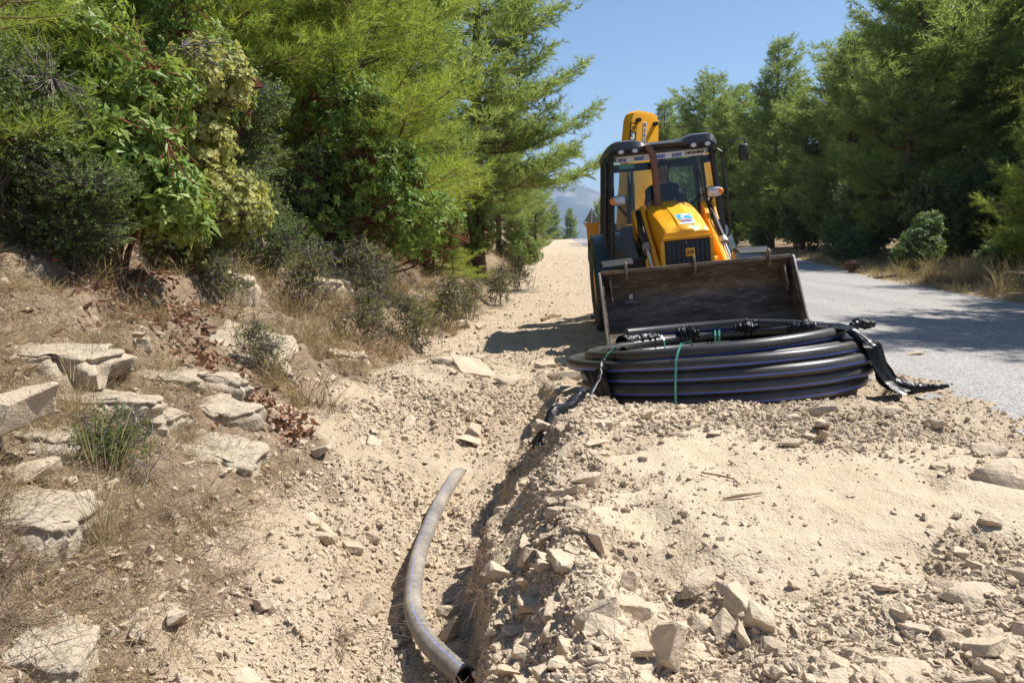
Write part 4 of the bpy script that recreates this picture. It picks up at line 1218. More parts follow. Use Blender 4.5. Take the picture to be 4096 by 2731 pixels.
# sticks and roots
WOOD = bark_mat('weathered_wood', (.33, .22, .13), (.20, .13, .08), 20)
def stick(pts, r, label, cat='stick'):
    o = MB().tube(pts, r, 6).build('stick', WOOD); return tag(o, label, cat)
def gp(x, y, dz=.012): return (x, y, hz(x, y) + dz)
stick([gp(1.06, 3.86), gp(1.16, 3.88, .02), gp(1.27, 3.90)], [.006, .009, .004], 'short orange-brown splinter of wood on the pressed track')
stick([gp(1.05, 4.28), gp(1.12, 4.22, .03), gp(1.20, 4.18), gp(1.22, 4.10)], [.005, .006, .005, .003], 'small bent dark twig on the pressed track')
stick([gp(.55, 14.7, .03), gp(.75, 15.1, .06), gp(.95, 15.4, .03)], [.03, .035, .02], 'dark broken branch lying on the dusty shoulder')
for k, (x, y) in enumerate([(.0, 5.35), (-.13, 4.35), (-.16, 3.55), (-.15, 3.9), (-.2, 2.95)]):
    T = blade_tuft(60, .20, .003, np.random.default_rng(330 + k), (60, 140), .5)
    r = empty('root_tuft'); r.location = (x, y, hz(x + .08, y)); tri_object('roots', T, np.random.default_rng(k).uniform(0, .6, len(T) * 3), GREYTWIG, r)
    tag(r, 'tangle of thin brown roots hanging from the trench lip', 'roots', 'root tangles along the trench lip')
br_ = straw_tuft(-.85, 3.55, .55, 46, 'uprooted dry branching weed lying on the trench slope', 341, (55, 110), .004, GREYTWIG)
br2 = straw_tuft(-.95, 4.1, .5, 40, 'thin leafless weed on the trench slope', 342, (50, 110), .003, GREYTWIG)

# ------------------------------------------------------------------ backhoe loader
YEL = painted('digger_yellow', (.96, .405, .006), .45, 0, .04, (.55, .36, .14), 2.5)
YEL_D = painted('digger_yellow_dusty', (.80, .33, .010), .42, 0, .22, (.45, .32, .16), 3.5)
BLK = painted('black_plastic', (.016, .017, .018), .55, 0, .12, (.20, .17, .13), 3)
BLK_M = painted('black_metal', (.022, .023, .026), .34, .2, .12, (.22, .18, .13), 5)
GREYP = painted('grey_roof_plastic', (.055, .058, .064), .38, 0, .15, (.22, .20, .17), 3)
RUBBER = painted('tyre_rubber', (.030, .029, .028), .8, 0, .45, (.30, .245, .17), 4)
RUST = painted('exhaust_rust', (.20, .105, .072), .75, .3, .5, (.30, .19, .13), 8)
CHROME = painted('chrome_rod', (.72, .72, .72), .16, 1.0, .08)
STEEL = painted('worn_steel', (.42, .40, .37), .42, .75, .35, (.30, .25, .18), 6)
INTER = painted('cab_interior', (.030, .032, .036), .7, 0, .15)
WHITE_P = painted('white_film', (.80, .80, .80), .4, 0, .10)
BLUE_P = painted('blue_print', (.03, .10, .42), .4, 0, .08)
CYAN_P = painted('light_blue_print', (.05, .36, .80), .4, 0, .05)
BLACK_P = painted('black_print', (.015, .015, .015), .5, 0, .1)
ORANGE_L = painted('orange_lens', (.85, .24, .04), .15, 0, .08)
TEAL = painted('dark_teal_fender', (.016, .040, .038), .35, 0, .12, (.18, .20, .16), 4)

def bucket_mat():
    t = NT('bucket_steel'); o = t.obj()
    mp = t.n('Mapping', {'Vector': o, 'Scale': (.45, 1, 2.0)})
    n1 = t.noise(mp.outputs[0], 3.0, 7, .7); n2 = t.noise(mp.outputs[0], 14, 6, .7); n3 = t.noise(o, 60, 4, .7)
    c = t.ramp(n1, [(.30, (.035, .028, .022)), (.46, (.11, .08, .055)), (.60, (.23, .165, .11)), (.76, (.42, .35, .26))])
    c = t.mix(t.ramp(n2, [(.56, 0.), (.72, .8)]), c, (.33, .30, .26))
    c = t.mix(t.ramp(n3, [(.6, 0.), (.8, .4)]), c, (.03, .025, .022))
    r = t.ramp(n2, [(.3, .62), (.7, .38)])
    return t.done(t.bsdf(c, r, .35, t.bump(n2, .3, .01), .4))
BUCKET = bucket_mat()

def glass_mat(name, tint, gloss=.9):
    t = NT(name)
    tr = t.n('BsdfTransparent', {'Color': tint}); gl = t.n('BsdfGlossy', {'Color': (gloss,) * 3, 'Roughness': .03})
    fr = t.n('Fresnel', {'IOR': 1.5})
    mx = t.n('MixShader'); t.set(mx, 0, fr.outputs[0]); t.set(mx, 1, tr.outputs[0]); t.set(mx, 2, gl.outputs[0])
    return t.done(mx.outputs[0])
GLASS = glass_mat('cab_glass', (.74, .83, .86))
LENS = glass_mat('clear_lens', (.92, .92, .92))
def reflector():
    t = NT('lamp_reflector'); o = t.obj()
    v = t.n('TexVoronoi', {'Vector': o, 'Scale': 38.0}).outputs['Distance']
    return t.done(t.bsdf((.58, .58, .57), .14, .3, t.bump(v, .35, .01), .6))
REFL = reflector()

digger = empty('backhoe_loader', (2.46, 12.0, -.08), (0, R(-5.5), R(-1.7)))
tag(digger, 'yellow backhoe loader with dark front bucket tilted beside the pipe coil', 'digger')

def text(body, size, mat, parent, loc, rot, name='lettering', depth=.002, bold=.0, sx=1.0):
    cu = bpy.data.curves.new(name, 'FONT')
    cu.body = body; cu.size = size; cu.extrude = depth; cu.align_x = 'CENTER'; cu.align_y = 'CENTER'; cu.offset = bold
    cu.resolution_u = 3
    tmp = bpy.data.objects.new(name, cu)
    me = bpy.data.meshes.new_from_object(tmp)
    bpy.data.objects.remove(tmp)
    me.materials.clear()
    o = link_mesh(name, me, mat, parent)
    o.location = loc; o.rotation_euler = rot; o.scale = (sx, 1, 1)
    return o
FACE = (R(90), 0, 0)      # lettering that faces the front (-y)

# chassis
m = MB(); m.box((0.04, -.55, .72), (.62, 2.1, .5)); m.box((0, 1.0, .75), (1.0, 1.9, .5)); m.box((.04, -1.2, .52), (1.5, .22, .2)); m.box((0, 1.0, .75), (1.45, .3, .3))
m.build('chassis', BLK_M, digger, 30, .015)
m = MB(); m.box((0, 1.95, 1.0), (1.9, .22, .95)); m.build('rear_frame', YEL_D, digger, 30, .02)

# wheels
def wheel(c, rad, wid, rim_r, lugs):
    ax = (1, 0, 0); s = 1 if c[0] > 0 else -1
    w = empty('wheel'); w.parent = digger; w.location = c
    m = MB(); h = wid / 2
    m.lathe([(rim_r, -h * .8), (rim_r + .04, -h * .95), (rad * .86, -h), (rad * .95, -h * .82), (rad * .965, 0), (rad * .95, h * .82), (rad * .86, h), (rim_r + .04, h * .95), (rim_r, h * .8)], (0, 0, 0), ax, 40)
    for k in range(lugs):
        for sd in (-1, 1):
            a = 2 * math.pi * (k + (.5 if sd > 0 else 0)) / lugs
            M = Matrix.Rotation(-a, 3, 'X') @ Matrix.Rotation(sd * R(38), 3, 'Z')
            ctr = Matrix.Rotation(-a, 3, 'X') @ Vector((0, 0, rad * .975))
            m.box((sd * h * .50, ctr.y, ctr.z), (h * 1.12, .045, .05), M)
    m.build('tyre', RUBBER, w, 40)
    r = MB(); r.lathe([(rim_r, -h * .8), (rim_r * .95, -h * .5), (rim_r * .5, s * h * .2), (.10, s * h * .25), (.10, s * h * .5), (.02, s * h * .52)] if s > 0 else
                      [(rim_r, h * .8), (rim_r * .95, h * .5), (rim_r * .5, s * h * .2), (.10, s * h * .25), (.10, s * h * .5), (.02, s * h * .52)], (0, 0, 0), ax, 28)
    r.lathe([(rim_r, -h * .82), (rim_r * .96, -h * .7), (rim_r * .96, h * .7), (rim_r, h * .82)], (0, 0, 0), ax, 28)
    r.build('rim', YEL_D, w, 40)
for sx in (-1, 1):
    wheel((sx * .90, -1.2, .50), .50, .34, .24, 16)
    wheel((sx * .87, 1.0, .75), .75, .45, .36, 20)

# front mudguards
for sx in (-1, 1):
    m = MB(); secs = []
    for i in range(9):
        a = R(66 + 6.0 * i); rr = .60
        y = -1.2 - rr * math.cos(a) * 1.05; z = .50 + rr * math.sin(a) * 1.27
        secs.append([(sx * .70, y, z), (sx * 1.10, y, z - .015), (sx * 1.12, y, z - .035), (sx * 1.10, y, z - .028), (sx * .70, y, z - .016)])
    m.loft(secs); m.box((sx * .74, -1.1, .95), (.05, .1, .3)); m.build('mudguard', BLK, digger, 40)

# rear fenders
for sx in (-1, 1):
    m = MB(); secs = []
    for i in range(10):
        a = R(10 + 15 * i); rr = .86
        y = 1.0 - rr * math.cos(a); z = .75 + rr * math.sin(a)
        secs.append([(sx * .60, y, z), (sx * 1.06, y, z - .02), (sx * 1.10, y, z - .10), (sx * 1.06, y, z - .06), (sx * .60, y, z - .04)])
    m.loft(secs); m.build('rear_fender', TEAL, digger, 40)

# bonnet: rounded, falling to the grille, with a raised spine
BX = .035
m = MB(); secs = []
for (y, hw, zt, zb) in [(-1.40, .30, 1.545, 1.475), (-1.36, .31, 1.59, 1.43), (-1.20, .318, 1.665, 1.25), (-.85, .335, 1.785, 1.15), (-.45, .348, 1.89, 1.15), (-.10, .36, 1.965, 1.15), (0.02, .36, 1.97, 1.15)]:
    s = []
    ring = [(-1, 0), (-1.0, .55), (-.97, .80), (-.90, .93), (-.72, .985), (-.34, 1.0), (-.28, 1.035), (.28, 1.035), (.34, 1.0), (.72, .985), (.90, .93), (.97, .80), (1.0, .55), (1, 0)]
    for px, pz in ring:
        rise = .022 * (pz - 1) / .035 if pz > 1 else 0
        s.append((BX + px * hw, y, zb + (zt - zb) * min(pz, 1) + rise))
    secs.append(s)
m.loft(secs)
m.build('bonnet', YEL, digger, 42)
m = MB(); m.box((BX, -1.405, 1.472), (.65, .05, .035)); m.build('bonnet_lip', YEL, digger, 30, .012)
# grille
g_ = MB().box((BX, -1.33, 1.12), (.60, .08, .70)).build('grille', BLK, digger, 30, .012)
for i in range(9):
    MB().box((BX - .25 + i * .0625, -1.375, 1.11), (.028, .016, .62)).build('grille_rib', BLK_M, g_, 30, .005)
pl = MB().box((BX + .03, -1.392, 1.27), (.12, .012, .11)).build('badge', YEL, g_, 30, .004)
text('JCB', .056, BLACK_P, pl, (BX + .03, -1.400, 1.27), (R(90), R(-6), 0), 'badge_lettering', .002, .002)
for sx in (-1, 1):
    MB().box((BX + sx * .325, -1.30, 1.14), (.05, .16, .62)).build('grille_side', YEL, digger, 30, .01)
m = MB(); m.ball((BX - .02, -1.40, 1.40), .014, 8, 6); m.build('bolt', STEEL, digger)

# sticker on the bonnet: lies on the sloping top
ang = math.atan2(1.72 - 1.60, .35)
def on_bonnet(x, t):
    y = -1.30 + t; z = np.interp(y, [-1.36, -1.20, -.85, -.45], [1.59, 1.665, 1.785, 1.89]) + .024
    return (BX + x, y, z)
stk = MB()
c0 = on_bonnet(.0, 0.0); c1 = on_bonnet(0, .36); hw = .105
stk.add([(c0[0] - hw + .04, c0[1], c0[2] + .004), (c0[0] + hw + .04, c0[1], c0[2] + .004), (c1[0] + hw + .04, c1[1], c1[2] + .004), (c1[0] - hw + .04, c1[1], c1[2] + .004),
         (c0[0] - hw + .04, c0[1], c0[2] + .001), (c0[0] + hw + .04, c0[1], c0[2] + .001), (c1[0] + hw + .04, c1[1], c1[2] + .001), (c1[0] - hw + .04, c1[1], c1[2] + .001)],
        [(0, 1, 2, 3), (7, 6, 5, 4), (0, 4, 5, 1), (1, 5, 6, 2), (2, 6, 7, 3), (3, 7, 4, 0)])
stk = stk.build('bonnet_sticker', WHITE_P, digger, 0)
sa = math.atan2(c1[2] - c0[2], c1[1] - c0[1])
def on_stk(u_, v_, up=.006):
    f = v_
    return (BX + .04 + u_, c0[1] + (c1[1] - c0[1]) * f - math.sin(sa) * up, c0[2] + (c1[2] - c0[2]) * f + math.cos(sa) * up + .002)
q = MB(); n = 20
P = [(-.095, .44), (.095, .44), (.095, .96), (-.095, .96)]
q.add([on_stk(a, b, .005) for a, b in P] + [on_stk(a, b, .003) for a, b in P], [(0, 1, 2, 3), (7, 6, 5, 4), (0, 4, 5, 1), (1, 5, 6, 2), (2, 6, 7, 3), (3, 7, 4, 0)])
q.build('blue_field', CYAN_P, stk, 0)
q = MB(); P = [(.02 + .066 * math.cos(2 * math.pi * k / n), .68 + .235 * math.sin(2 * math.pi * k / n)) for k in range(n)]
P2 = [(.032 + .048 * math.cos(2 * math.pi * k / n), .63 + .17 * math.sin(2 * math.pi * k / n)) for k in range(n)]
q.add([on_stk(a, b, .007) for a, b in P] + [on_stk(a, b, .007) for a, b in P2], [(k, (k + 1) % n, n + (k + 1) % n, n + k) for k in range(n)])
q.build('white_swirl', WHITE_P, stk, 0)
text('asat', .105, BLUE_P, stk, on_stk(0, .29, .006), (sa, 0, 0), 'sticker_lettering', .001, .003, .95)
text('www.asat.gov.tr', .022, BLUE_P, stk, on_stk(0, .09, .006), (sa, 0, 0), 'sticker_lettering', .001, 0, 1.1)

# exhaust stack
m = MB(); pts = [(-.13, -.22, 1.80), (-.135, -.20, 2.1), (-.14, -.18, 2.45), (-.15, -.17, 2.62), (-.165, -.165, 2.71), (-.195, -.16, 2.77), (-.235, -.155, 2.80)]
m.tube(pts, [.052, .05, .05, .05, .05, .05, .048], 16); m.build('exhaust_pipe', RUST, digger, 50)
MB().cyl((-.13, -.22, 1.80), (-.13, -.22, 1.90), .075, .06).build('exhaust_collar', BLK_M, digger)

# cab
cab = empty('cab'); cab.parent = digger
FP = {-1: [(-.84, .0, 1.12), (-.82, .0, 1.6), (-.785, .02, 2.1), (-.74, .05, 2.74)]}
FP[1] = [(-x, y, z) for x, y, z in FP[-1]]
for sx in (-1, 1):
    MB().tube(FP[sx], .045, 10).build('front_pillar', BLK_M, cab)
    MB().tube([(sx * .86, .75, 1.1), (sx * .83, .76, 1.7), (sx * .75, .78, 2.74)], .04, 8).build('middle_pillar', BLK_M, cab)
    MB().tube([(sx * .84, 1.45, 1.25), (sx * .81, 1.42, 1.8), (sx * .74, 1.34, 2.74)], .05, 8).build('rear_pillar', BLK_M, cab)
    # lower side wall behind the wheel
    MB().prism([(.72, 1.05), (1.45, 1.25), (1.45, 1.62), (.72, 1.5)], sx * .80, sx * .85).build('side_panel', INTER, cab)
    # side glass
    for (ya, yb, za) in ((.04, .74, 1.16), (.80, 1.40, 1.62)):
        q = MB(); xo = lambda z: sx * (.84 - (z - 1.1) * .063)
        q.add([(xo(za), ya, za), (xo(za), yb, za), (xo(2.66), yb, 2.66), (xo(2.66), ya + .02, 2.66)], [(0, 1, 2, 3)])
        q.build('side_window', GLASS, cab, 0)
m = MB(); m.box((0, .72, 1.10), (1.66, 1.5, .08)); m.box((0, .02, 1.16), (1.6, .05, .10)); m.build('cab_floor', INTER, cab, 30, .01)
m = MB(); secs = []
for t in (0, .33, .66, 1):
    row = []
    for k in range(9):
        a = -1 + 2 * k / 8
        z = 1.18 + t * 1.54
        row.append((a * (.81 - (z - 1.1) * .062), -.045 + .05 * t + .05 * a * a, z))
    secs.append(row)
m.loft(secs, False, False); m.build('windscreen', GLASS, cab, 60)
q = MB(); q.add([(-.78, 1.40, 1.65), (.78, 1.40, 1.65), (.72, 1.33, 2.62), (-.72, 1.33, 2.62)], [(0, 1, 2, 3)]); q.build('rear_window', GLASS, cab, 0)
m = MB(); m.box((0, 1.42, 1.58), (1.6, .08, .12)); m.box((0, 1.36, 2.62), (1.5, .08, .12)); m.box((.28, 1.38, 2.1), (.06, .06, 1.0)); m.build('rear_frame_bars', INTER, cab, 30, .01)
m = MB(); m.box((0, .03, 2.735), (1.46, .07, .05)); m.build('windscreen_header', BLK_M, cab, 30, .01)
# tinted door/side strip left of the windscreen seen as a dark panel
for sx in (-1, 1):
    MB().box((sx * .79, -.035, 1.72), (.045, .03, 1.05), (0, R(-sx * 3.6), 0)).build('screen_seal', BLK, cab, 30, .006)

# roof with drooping visor and two thick corners
m = MB(); secs = []
for i in range(25):
    x = -.80 + 1.60 * i / 24; a = abs(x)
    bulge = float(sstep(a, .22, .42)); tip = float(sstep(a, .70, .80))
    zt = 2.865 + .055 * bulge - .10 * tip; zl = 2.80 + .01 * bulge - .05 * tip + .015 * (1 - bulge)
    yf = -.20 - .05 * bulge + .16 * tip
    zc = 2.68
    s = [(x, yf, zl - .03 * bulge), (x, yf + .03, zt - .03), (x, yf + .16, zt), (x, .6, zt + .015), (x, 1.35, zt - .03), (x, 1.50, zt - .10), (x, 1.48, 2.73), (x, .05, 2.75), (x, yf + .14, 2.785)]
    secs.append(s)
m.loft(secs); m.build('roof', GREYP, cab, 42)

# work lights
for x in (-.62, -.42, .42, .62):
    w = MB(); w.lathe([(.02, -.07), (.06, -.05), (.072, 0), (.070, .02), (.062, .022)], (x, -.27, 2.745), (0, -1, 0), 20)
    for i_, v_ in enumerate(w.v): w.v[i_] = (v_[0], v_[1], 2.745 + (v_[2] - 2.745) * .78)
    w = w.build('work_light', BLK, cab)
    l = MB(); l.lathe([(.058, .0), (.055, .022), (.03, .03), (.001, .032)], (x, -.265, 2.745), (0, -1, 0), 20)
    for i_, v_ in enumerate(l.v): l.v[i_] = (v_[0], v_[1], 2.745 + (v_[2] - 2.745) * .78)
    l.build('light_lens', REFL, w)

# headlights on brackets
for sx in (-1, 1):
    cx, cy, cz = sx * .71, -.16, 2.06
    def oval(sc, y, dx=0):
        return [(cx + dx + sc * .125 * math.copysign(abs(math.cos(a)) ** .6, math.cos(a)), y, cz + sc * .075 * math.copysign(abs(math.sin(a)) ** .7, math.sin(a)) * (1 - .25 * math.cos(a) * sx)) for a in [2 * math.pi * k / 20 for k in range(20)]]
    m = MB(); m.loft([oval(.5, cy + .14), oval(.9, cy + .08), oval(1.06, cy), oval(1.06, cy - .02), oval(.98, cy - .022)])
    hl = m.build('headlight', BLK, digger, 50)
    m = MB(); m.loft([oval(.97, cy - .01), oval(.95, cy - .03), oval(.7, cy - .05), oval(.2, cy - .058)]); m.build('headlight_lens', REFL, hl, 60)
    m = MB()
    m.loft([[(cx + sx * .068 + .05 * math.cos(a) * s_, y, cz + .052 * math.sin(a) * s_) for a in [2 * math.pi * k / 14 for k in range(14)]] for s_, y in ((1, cy - .02), (1, cy - .045), (.5, cy - .062))])
    m.build('indicator_lens', ORANGE_L, hl, 60)
    MB().tube([(cx, cy + .10, cz - .03), (sx * .66, cy + .10, cz - .12), (sx * .58, -.05, cz - .22)], .022, 8).build('headlight_bracket', BLK_M, hl)

# grab rails and mirror
for sx in (-1, 1):
    MB().tube([(sx * .76, -.02, 2.64), (sx * .80, -.10, 2.66), (sx * .845, -.12, 2.62), (sx * .86, -.13, 2.4), (sx * .905, -.10, 1.9), (sx * .92, -.08, 1.55), (sx * .91, -.05, 1.42), (sx * .86, -.01, 1.38)], .019, 8).build('grab_rail', BLK_M, cab)
mir = MB(); mir.tube([(.86, -.12, 2.52), (.87, -.17, 2.62), (.885, -.19, 2.72), (.93, -.2, 2.755), (1.14, -.2, 2.78), (1.165, -.2, 2.765), (1.17, -.2, 2.66)], .012, 8)
mir = mir.build('mirror_arm', BLK_M, cab)
m = MB(); 
def rr(sx_, sz_, y):
    return [(1.145 + sx_ * .072 * math.copysign(abs(math.cos(a)) ** .45, math.cos(a)), y, 2.575 + sz_ * .125 * math.copysign(abs(math.sin(a)) ** .5, math.sin(a))) for a in [2 * math.pi * k / 24 for k in range(24)]]
m.loft([rr(.75, .8, -.245), rr(.97, .98, -.225), rr(1, 1, -.19), rr(.95, .95, -.18)]); m.build('mirror_housing', BLK, mir, 50)
MB().box((-.80, .30, 2.35), (.05, .10, .14)).build('door_hinge', BLK, cab, 30, .01)
MB().box((-.88, .35, 1.58), (.06, .10, .16)).build('door_hinge', BLK, cab, 30, .01)
# folded window flap at the rear quarter
MB().prism([(1.45, 2.25), (1.75, 1.62), (1.45, 1.60)], -.80, -.775).build('rear_flap', BLK, cab, 0)

# windscreen wiper, stickers on the glass
m = MB(); m.tube([(.30, -.09, 1.84), (.52, -.075, 2.02), (.60, -.07, 2.06)], .011, 6); m.tube([(.58, -.075, 1.85), (.55, -.05, 2.2), (.52, -.03, 2.42)], .012, 6); m.build('wiper', BLK, cab)
def glass_y(x, z):
    t = (z - 1.18) / 1.54; a = x / (.81 - (z - 1.1) * .062)
    return -.045 + .05 * t + .05 * a * a - .006
band = MB(); seg = [-.66 + 1.32 * k / 16 for k in range(17)]
band.loft([[(x, glass_y(x, 2.615), 2.615), (x, glass_y(x, 2.70), 2.70), (x, glass_y(x, 2.70) + .002, 2.70), (x, glass_y(x, 2.615) + .002, 2.615)] for x in seg])
band = band.build('glass_banner', WHITE_P, cab, 0)
for x in (-.56, -.33, -.02, .22):
    text('asat', .098, BLUE_P, band, (x, glass_y(x, 2.655) - .004, 2.658), FACE, 'banner_lettering', .001, .003, .95)
text('5401818447', .060, BLACK_P, band, (.49, glass_y(.45, 2.655) - .006, 2.658), (R(90), 0, R(4)), 'banner_lettering', .001, .002, .95)
q = MB().box((-.52, glass_y(-.52, 2.55) - .002, 2.555), (.22, .003, .07)).build('glass_permit', painted('teal_print', (.05, .22, .22), .4, 0, .05), cab, 0)

# seat, dash and steering wheel
m = MB(); m.box((.12, .95, 1.55), (.50, .5, .14)); m.box((.12, 1.18, 1.92), (.46, .13, .66), (R(-8), 0, 0)); m.box((.12, .95, 1.3), (.3, .3, .4)); m.build('seat', INTER, cab, 30, .03)
m = MB(); m.prism([(.05, 1.15), (.36, 1.15), (.30, 1.9), (.12, 1.92), (.05, 1.7)], -.10, .34); m.build('dashboard', INTER, cab, 30, .015)
sw = Vector((.14, .38, 2.06)); Mx = Matrix.Rotation(R(28), 3, 'X')
m = MB(); ring = [sw + Mx @ Vector((.19 * math.cos(2 * math.pi * k / 28), .19 * math.sin(2 * math.pi * k / 28), 0)) for k in range(29)]
m.tube(ring, .016, 8, False)
for k in (30, 150, 270): m.tube([sw, sw + Mx @ Vector((.19 * math.cos(R(k)), .19 * math.sin(R(k)), 0))], .014, 6)
m.tube([sw, (.14, .25, 1.85)], .03, 8); m.build('steering_wheel', BLK, cab)
m = MB(); m.tube([(.40, .55, 1.5), (.42, .50, 1.9), (.40, .50, 2.12)], .014, 6); m.ball((.40, .50, 2.14), .03, 8, 6); m.build('lever', BLK, cab)
m = MB(); m.box((-.48, .35, 1.42), (.30, .35, .5)); m.build('side_console', INTER, cab, 30, .03)

# loader arms, rams, bucket
def plate(poly, x, th, name, mat, parent, bev=.008):
    return MB().prism(poly, x - th / 2, x + th / 2).build(name, mat, parent, 30, bev)
for ax in (-.36, .54):
    sx = -1 if ax < 0 else 1
    arm = plate([(.02, 1.90), (-.10, 1.95), (-.20, 1.90), (-.55, 1.62), (-1.10, 1.28), (-1.42, 1.06), (-1.72, .62), (-1.80, .45), (-1.66, .42), (-1.40, .72), (-1.12, 1.0), (-.6, 1.30), (-.05, 1.55)], ax, .055, 'loader_arm', YEL, digger)
    plate([(.02, 1.88), (-.10, 1.93), (-.20, 1.88), (-.45, 1.66), (-.30, 1.45), (-.05, 1.55)], ax + sx * .13, .03, 'arm_cheek', YEL, arm)
    plate([(-1.20, 1.22), (-1.50, 1.00), (-1.74, .62), (-1.66, .55), (-1.42, .82), (-1.2, 1.06)], ax + sx * .13, .03, 'arm_cheek', YEL, arm)
    MB().cyl((ax - .04, -.09, 1.86), (ax + sx * .16, -.09, 1.86), .045).build('pivot_pin', STEEL, arm)
    MB().cyl((ax - .05, -1.36, 1.05), (ax + sx * .17, -1.36, 1.05), .05).build('pivot_pin', STEEL, arm)
    xr_ = ax + sx * .075
    ram = MB().tube([(xr_, -.10, 1.84), (xr_, -.95, 1.345)], .058, 14).build('ram_barrel', BLK_M, arm)
    MB().tube([(xr_, -.93, 1.355), (xr_, -1.34, 1.07)], .030, 12).build('ram_rod', CHROME, arm)
    MB().tube([(xr_, -.88, 1.385), (xr_, -.98, 1.325)], .066, 14).build('ram_gland', STEEL, arm)
    MB().tube([(xr_ + sx * .06, -.12, 1.80), (xr_ + sx * .075, -.35, 1.58), (xr_ + sx * .07, -.6, 1.40), (xr_ + sx * .06, -.78, 1.38)], .012, 6).build('hose', BLK, arm)
    MB().tube([(xr_ - sx * .02, -.10, 1.92), (xr_ - sx * .01, -.5, 1.72), (xr_, -.9, 1.45)], .010, 6).build('hose', BLK, arm)
    MB().tube([(ax + sx * .08, -1.38, 1.02), (ax + sx * .08, -1.62, .95), (ax + sx * .08, -1.78, .85)], .035, 10).build('crowd_link', STEEL, arm)
m = MB().cyl((-.36, -1.15, 1.12), (.54, -1.15, 1.12), .06); m.build('arm_cross_tube', YEL, digger)

bk = empty('bucket'); bk.parent = digger
prof = [(-2.00, 1.13), (-1.95, 1.10), (-1.87, .98), (-1.82, .84), (-1.82, .72), (-1.87, .60), (-1.97, .51), (-2.10, .44), (-2.30, .345), (-2.52, .25)]
HWB = 1.165
m = MB(); N = 24; th = .022
def shell(off, x):
    out = []
    for i, (y, z) in enumerate(prof):
        a = Vector(prof[max(i - 1, 0)]); b = Vector(prof[min(i + 1, len(prof) - 1)]); t = (b - a).normalized()
        nrm = Vector((-t.y, t.x))
        out.append((x, y + nrm.x * off, z + nrm.y * off))
    return out
secs = []
for x in np.linspace(-HWB, HWB, N):
    secs.append(shell(0, x) + list(reversed(shell(-th, x))))
m.loft(secs); sh = m.build('bucket_shell', BUCKET, bk, 35)
for sx in (-1, 1):
    poly = prof + [(-2.40, .45), (-2.20, .80), (-2.04, 1.09)]
    MB().prism(poly, sx * HWB, sx * (HWB + .022)).build('bucket_side', BUCKET, bk, 30, .004)
    MB().prism([(-2.55, .23), (-2.57, .27), (-2.44, .47), (-2.24, .82), (-2.07, 1.12), (-2.03, 1.15), (-2.00, 1.11), (-2.02, 1.06), (-2.17, .78), (-2.36, .44), (-2.46, .24)], sx * (HWB + .024), sx * (HWB + .05)).build('side_edge', painted('dusty_steel', (.20, .175, .145), .5, .5, .4, (.33, .27, .2), 6), bk, 30, .004)
    MB().prism([(-2.07, 1.05), (-1.90, .98), (-1.86, .84), (-2.0, .80), (-2.12, .70), (-2.2, .80)], sx * (HWB - .10), sx * (HWB - .075)).build('corner_gusset', BUCKET, bk, 30, .004)
MB().box((0, -2.02, 1.135), (2 * HWB + .03, .07, .045)).build('top_rail', BUCKET, bk, 30, .008)
MB().box((0, -2.53, .235), (2 * HWB + .03, .12, .03)).build('cutting_edge', STEEL, bk, 30, .006)
for x in (-.87, -.02, .90):
    MB().prism([(-2.07, 1.02), (-2.11, 1.10), (-2.08, 1.22), (-2.04, 1.26), (-2.00, 1.22), (-1.97, 1.14), (-2.01, 1.02)], x - .014, x + .014).build('bucket_hook', BUCKET, bk, 30, .008)
MB().box((-.82, -1.92, .80), (.05, .05, .07)).build('weld_lug', STEEL, bk, 30, .008)
m = MB(); m.box((0, -1.70, .72), (1.5, .10, .45)); m.build('bucket_bracket', BLK_M, bk, 30, .02)

# stabiliser legs and backhoe
for sx in (-1, 1):
    st = MB().box((sx * .95, 2.12, 1.02), (.20, .22, 1.45)).build('stabiliser', YEL_D, digger, 30, .015)
    MB().box((sx * .95, 2.12, 1.76), (.24, .26, .06)).build('stabiliser_cap', YEL_D, st, 30, .01)
    MB().box((sx * .95, 2.11, .30), (.14, .15, .3)).build('stabiliser_leg', BLK_M, st, 30, .01)
    MB().box((sx * .95, 2.10, .16), (.34, .42, .05)).build('stabiliser_foot', BLK_M, st, 30, .015)
    MB().box((sx * .95, 2.00, 1.50), (.13, .02, .12)).build('stabiliser_plate', STEEL, st, 30, .006)
bh = empty('backhoe'); bh.parent = digger
bP = Vector((.05, 2.54, 0)); bM = Matrix.Rotation(R(34), 3, 'Z')
bh.rotation_euler = (0, 0, R(34)); bh.scale = (1.18, 1, 1)
bh.location = bP - bM @ Vector((1.18 * bP.x, bP.y, 0))      # the boom is swung a little to one side
boom = MB().prism([(-.42, 1.35), (-.46, 1.75), (-.36, 2.4), (-.27, 3.0), (-.17, 3.52), (-.12, 3.62), (-.04, 3.67), (.24, 3.62), (.34, 3.56), (.365, 3.45), (.33, 3.1), (.25, 2.75), (.04, 2.3), (-.14, 1.85), (-.20, 1.35)], 2.42, 2.66, 'y').build('boom', YEL, bh, 30, .025)
for (x, z) in ((-.06, 3.49), (.27, 3.42)):
    MB().cyl((x, 2.42, z), (x, 2.36, z), .042, .036, 12).build('boom_pin', BLK_M, boom)
d1 = MB().box((-.185, 2.413, 3.20), (.125, .012, .50), (0, R(10), 0)).build('boom_decal', BLACK_P, boom, 0)
MB().box((-.158, 2.404, 3.36), (.10, .010, .13), (0, R(10), 0)).build('decal_field', YEL, d1, 0)
text('JCB', .045, BLACK_P, d1, (-.158, 2.396, 3.36), (R(90), R(10), 0), 'decal_lettering', .002, .001)
text('3', .15, WHITE_P, d1, (-.190, 2.404, 3.215), (R(90), R(10), 0), 'decal_lettering', .003, .006, 1.2)
text('C', .15, WHITE_P, d1, (-.212, 2.404, 3.09), (R(90), R(10), 0), 'decal_lettering', .003, .006, 1.2)
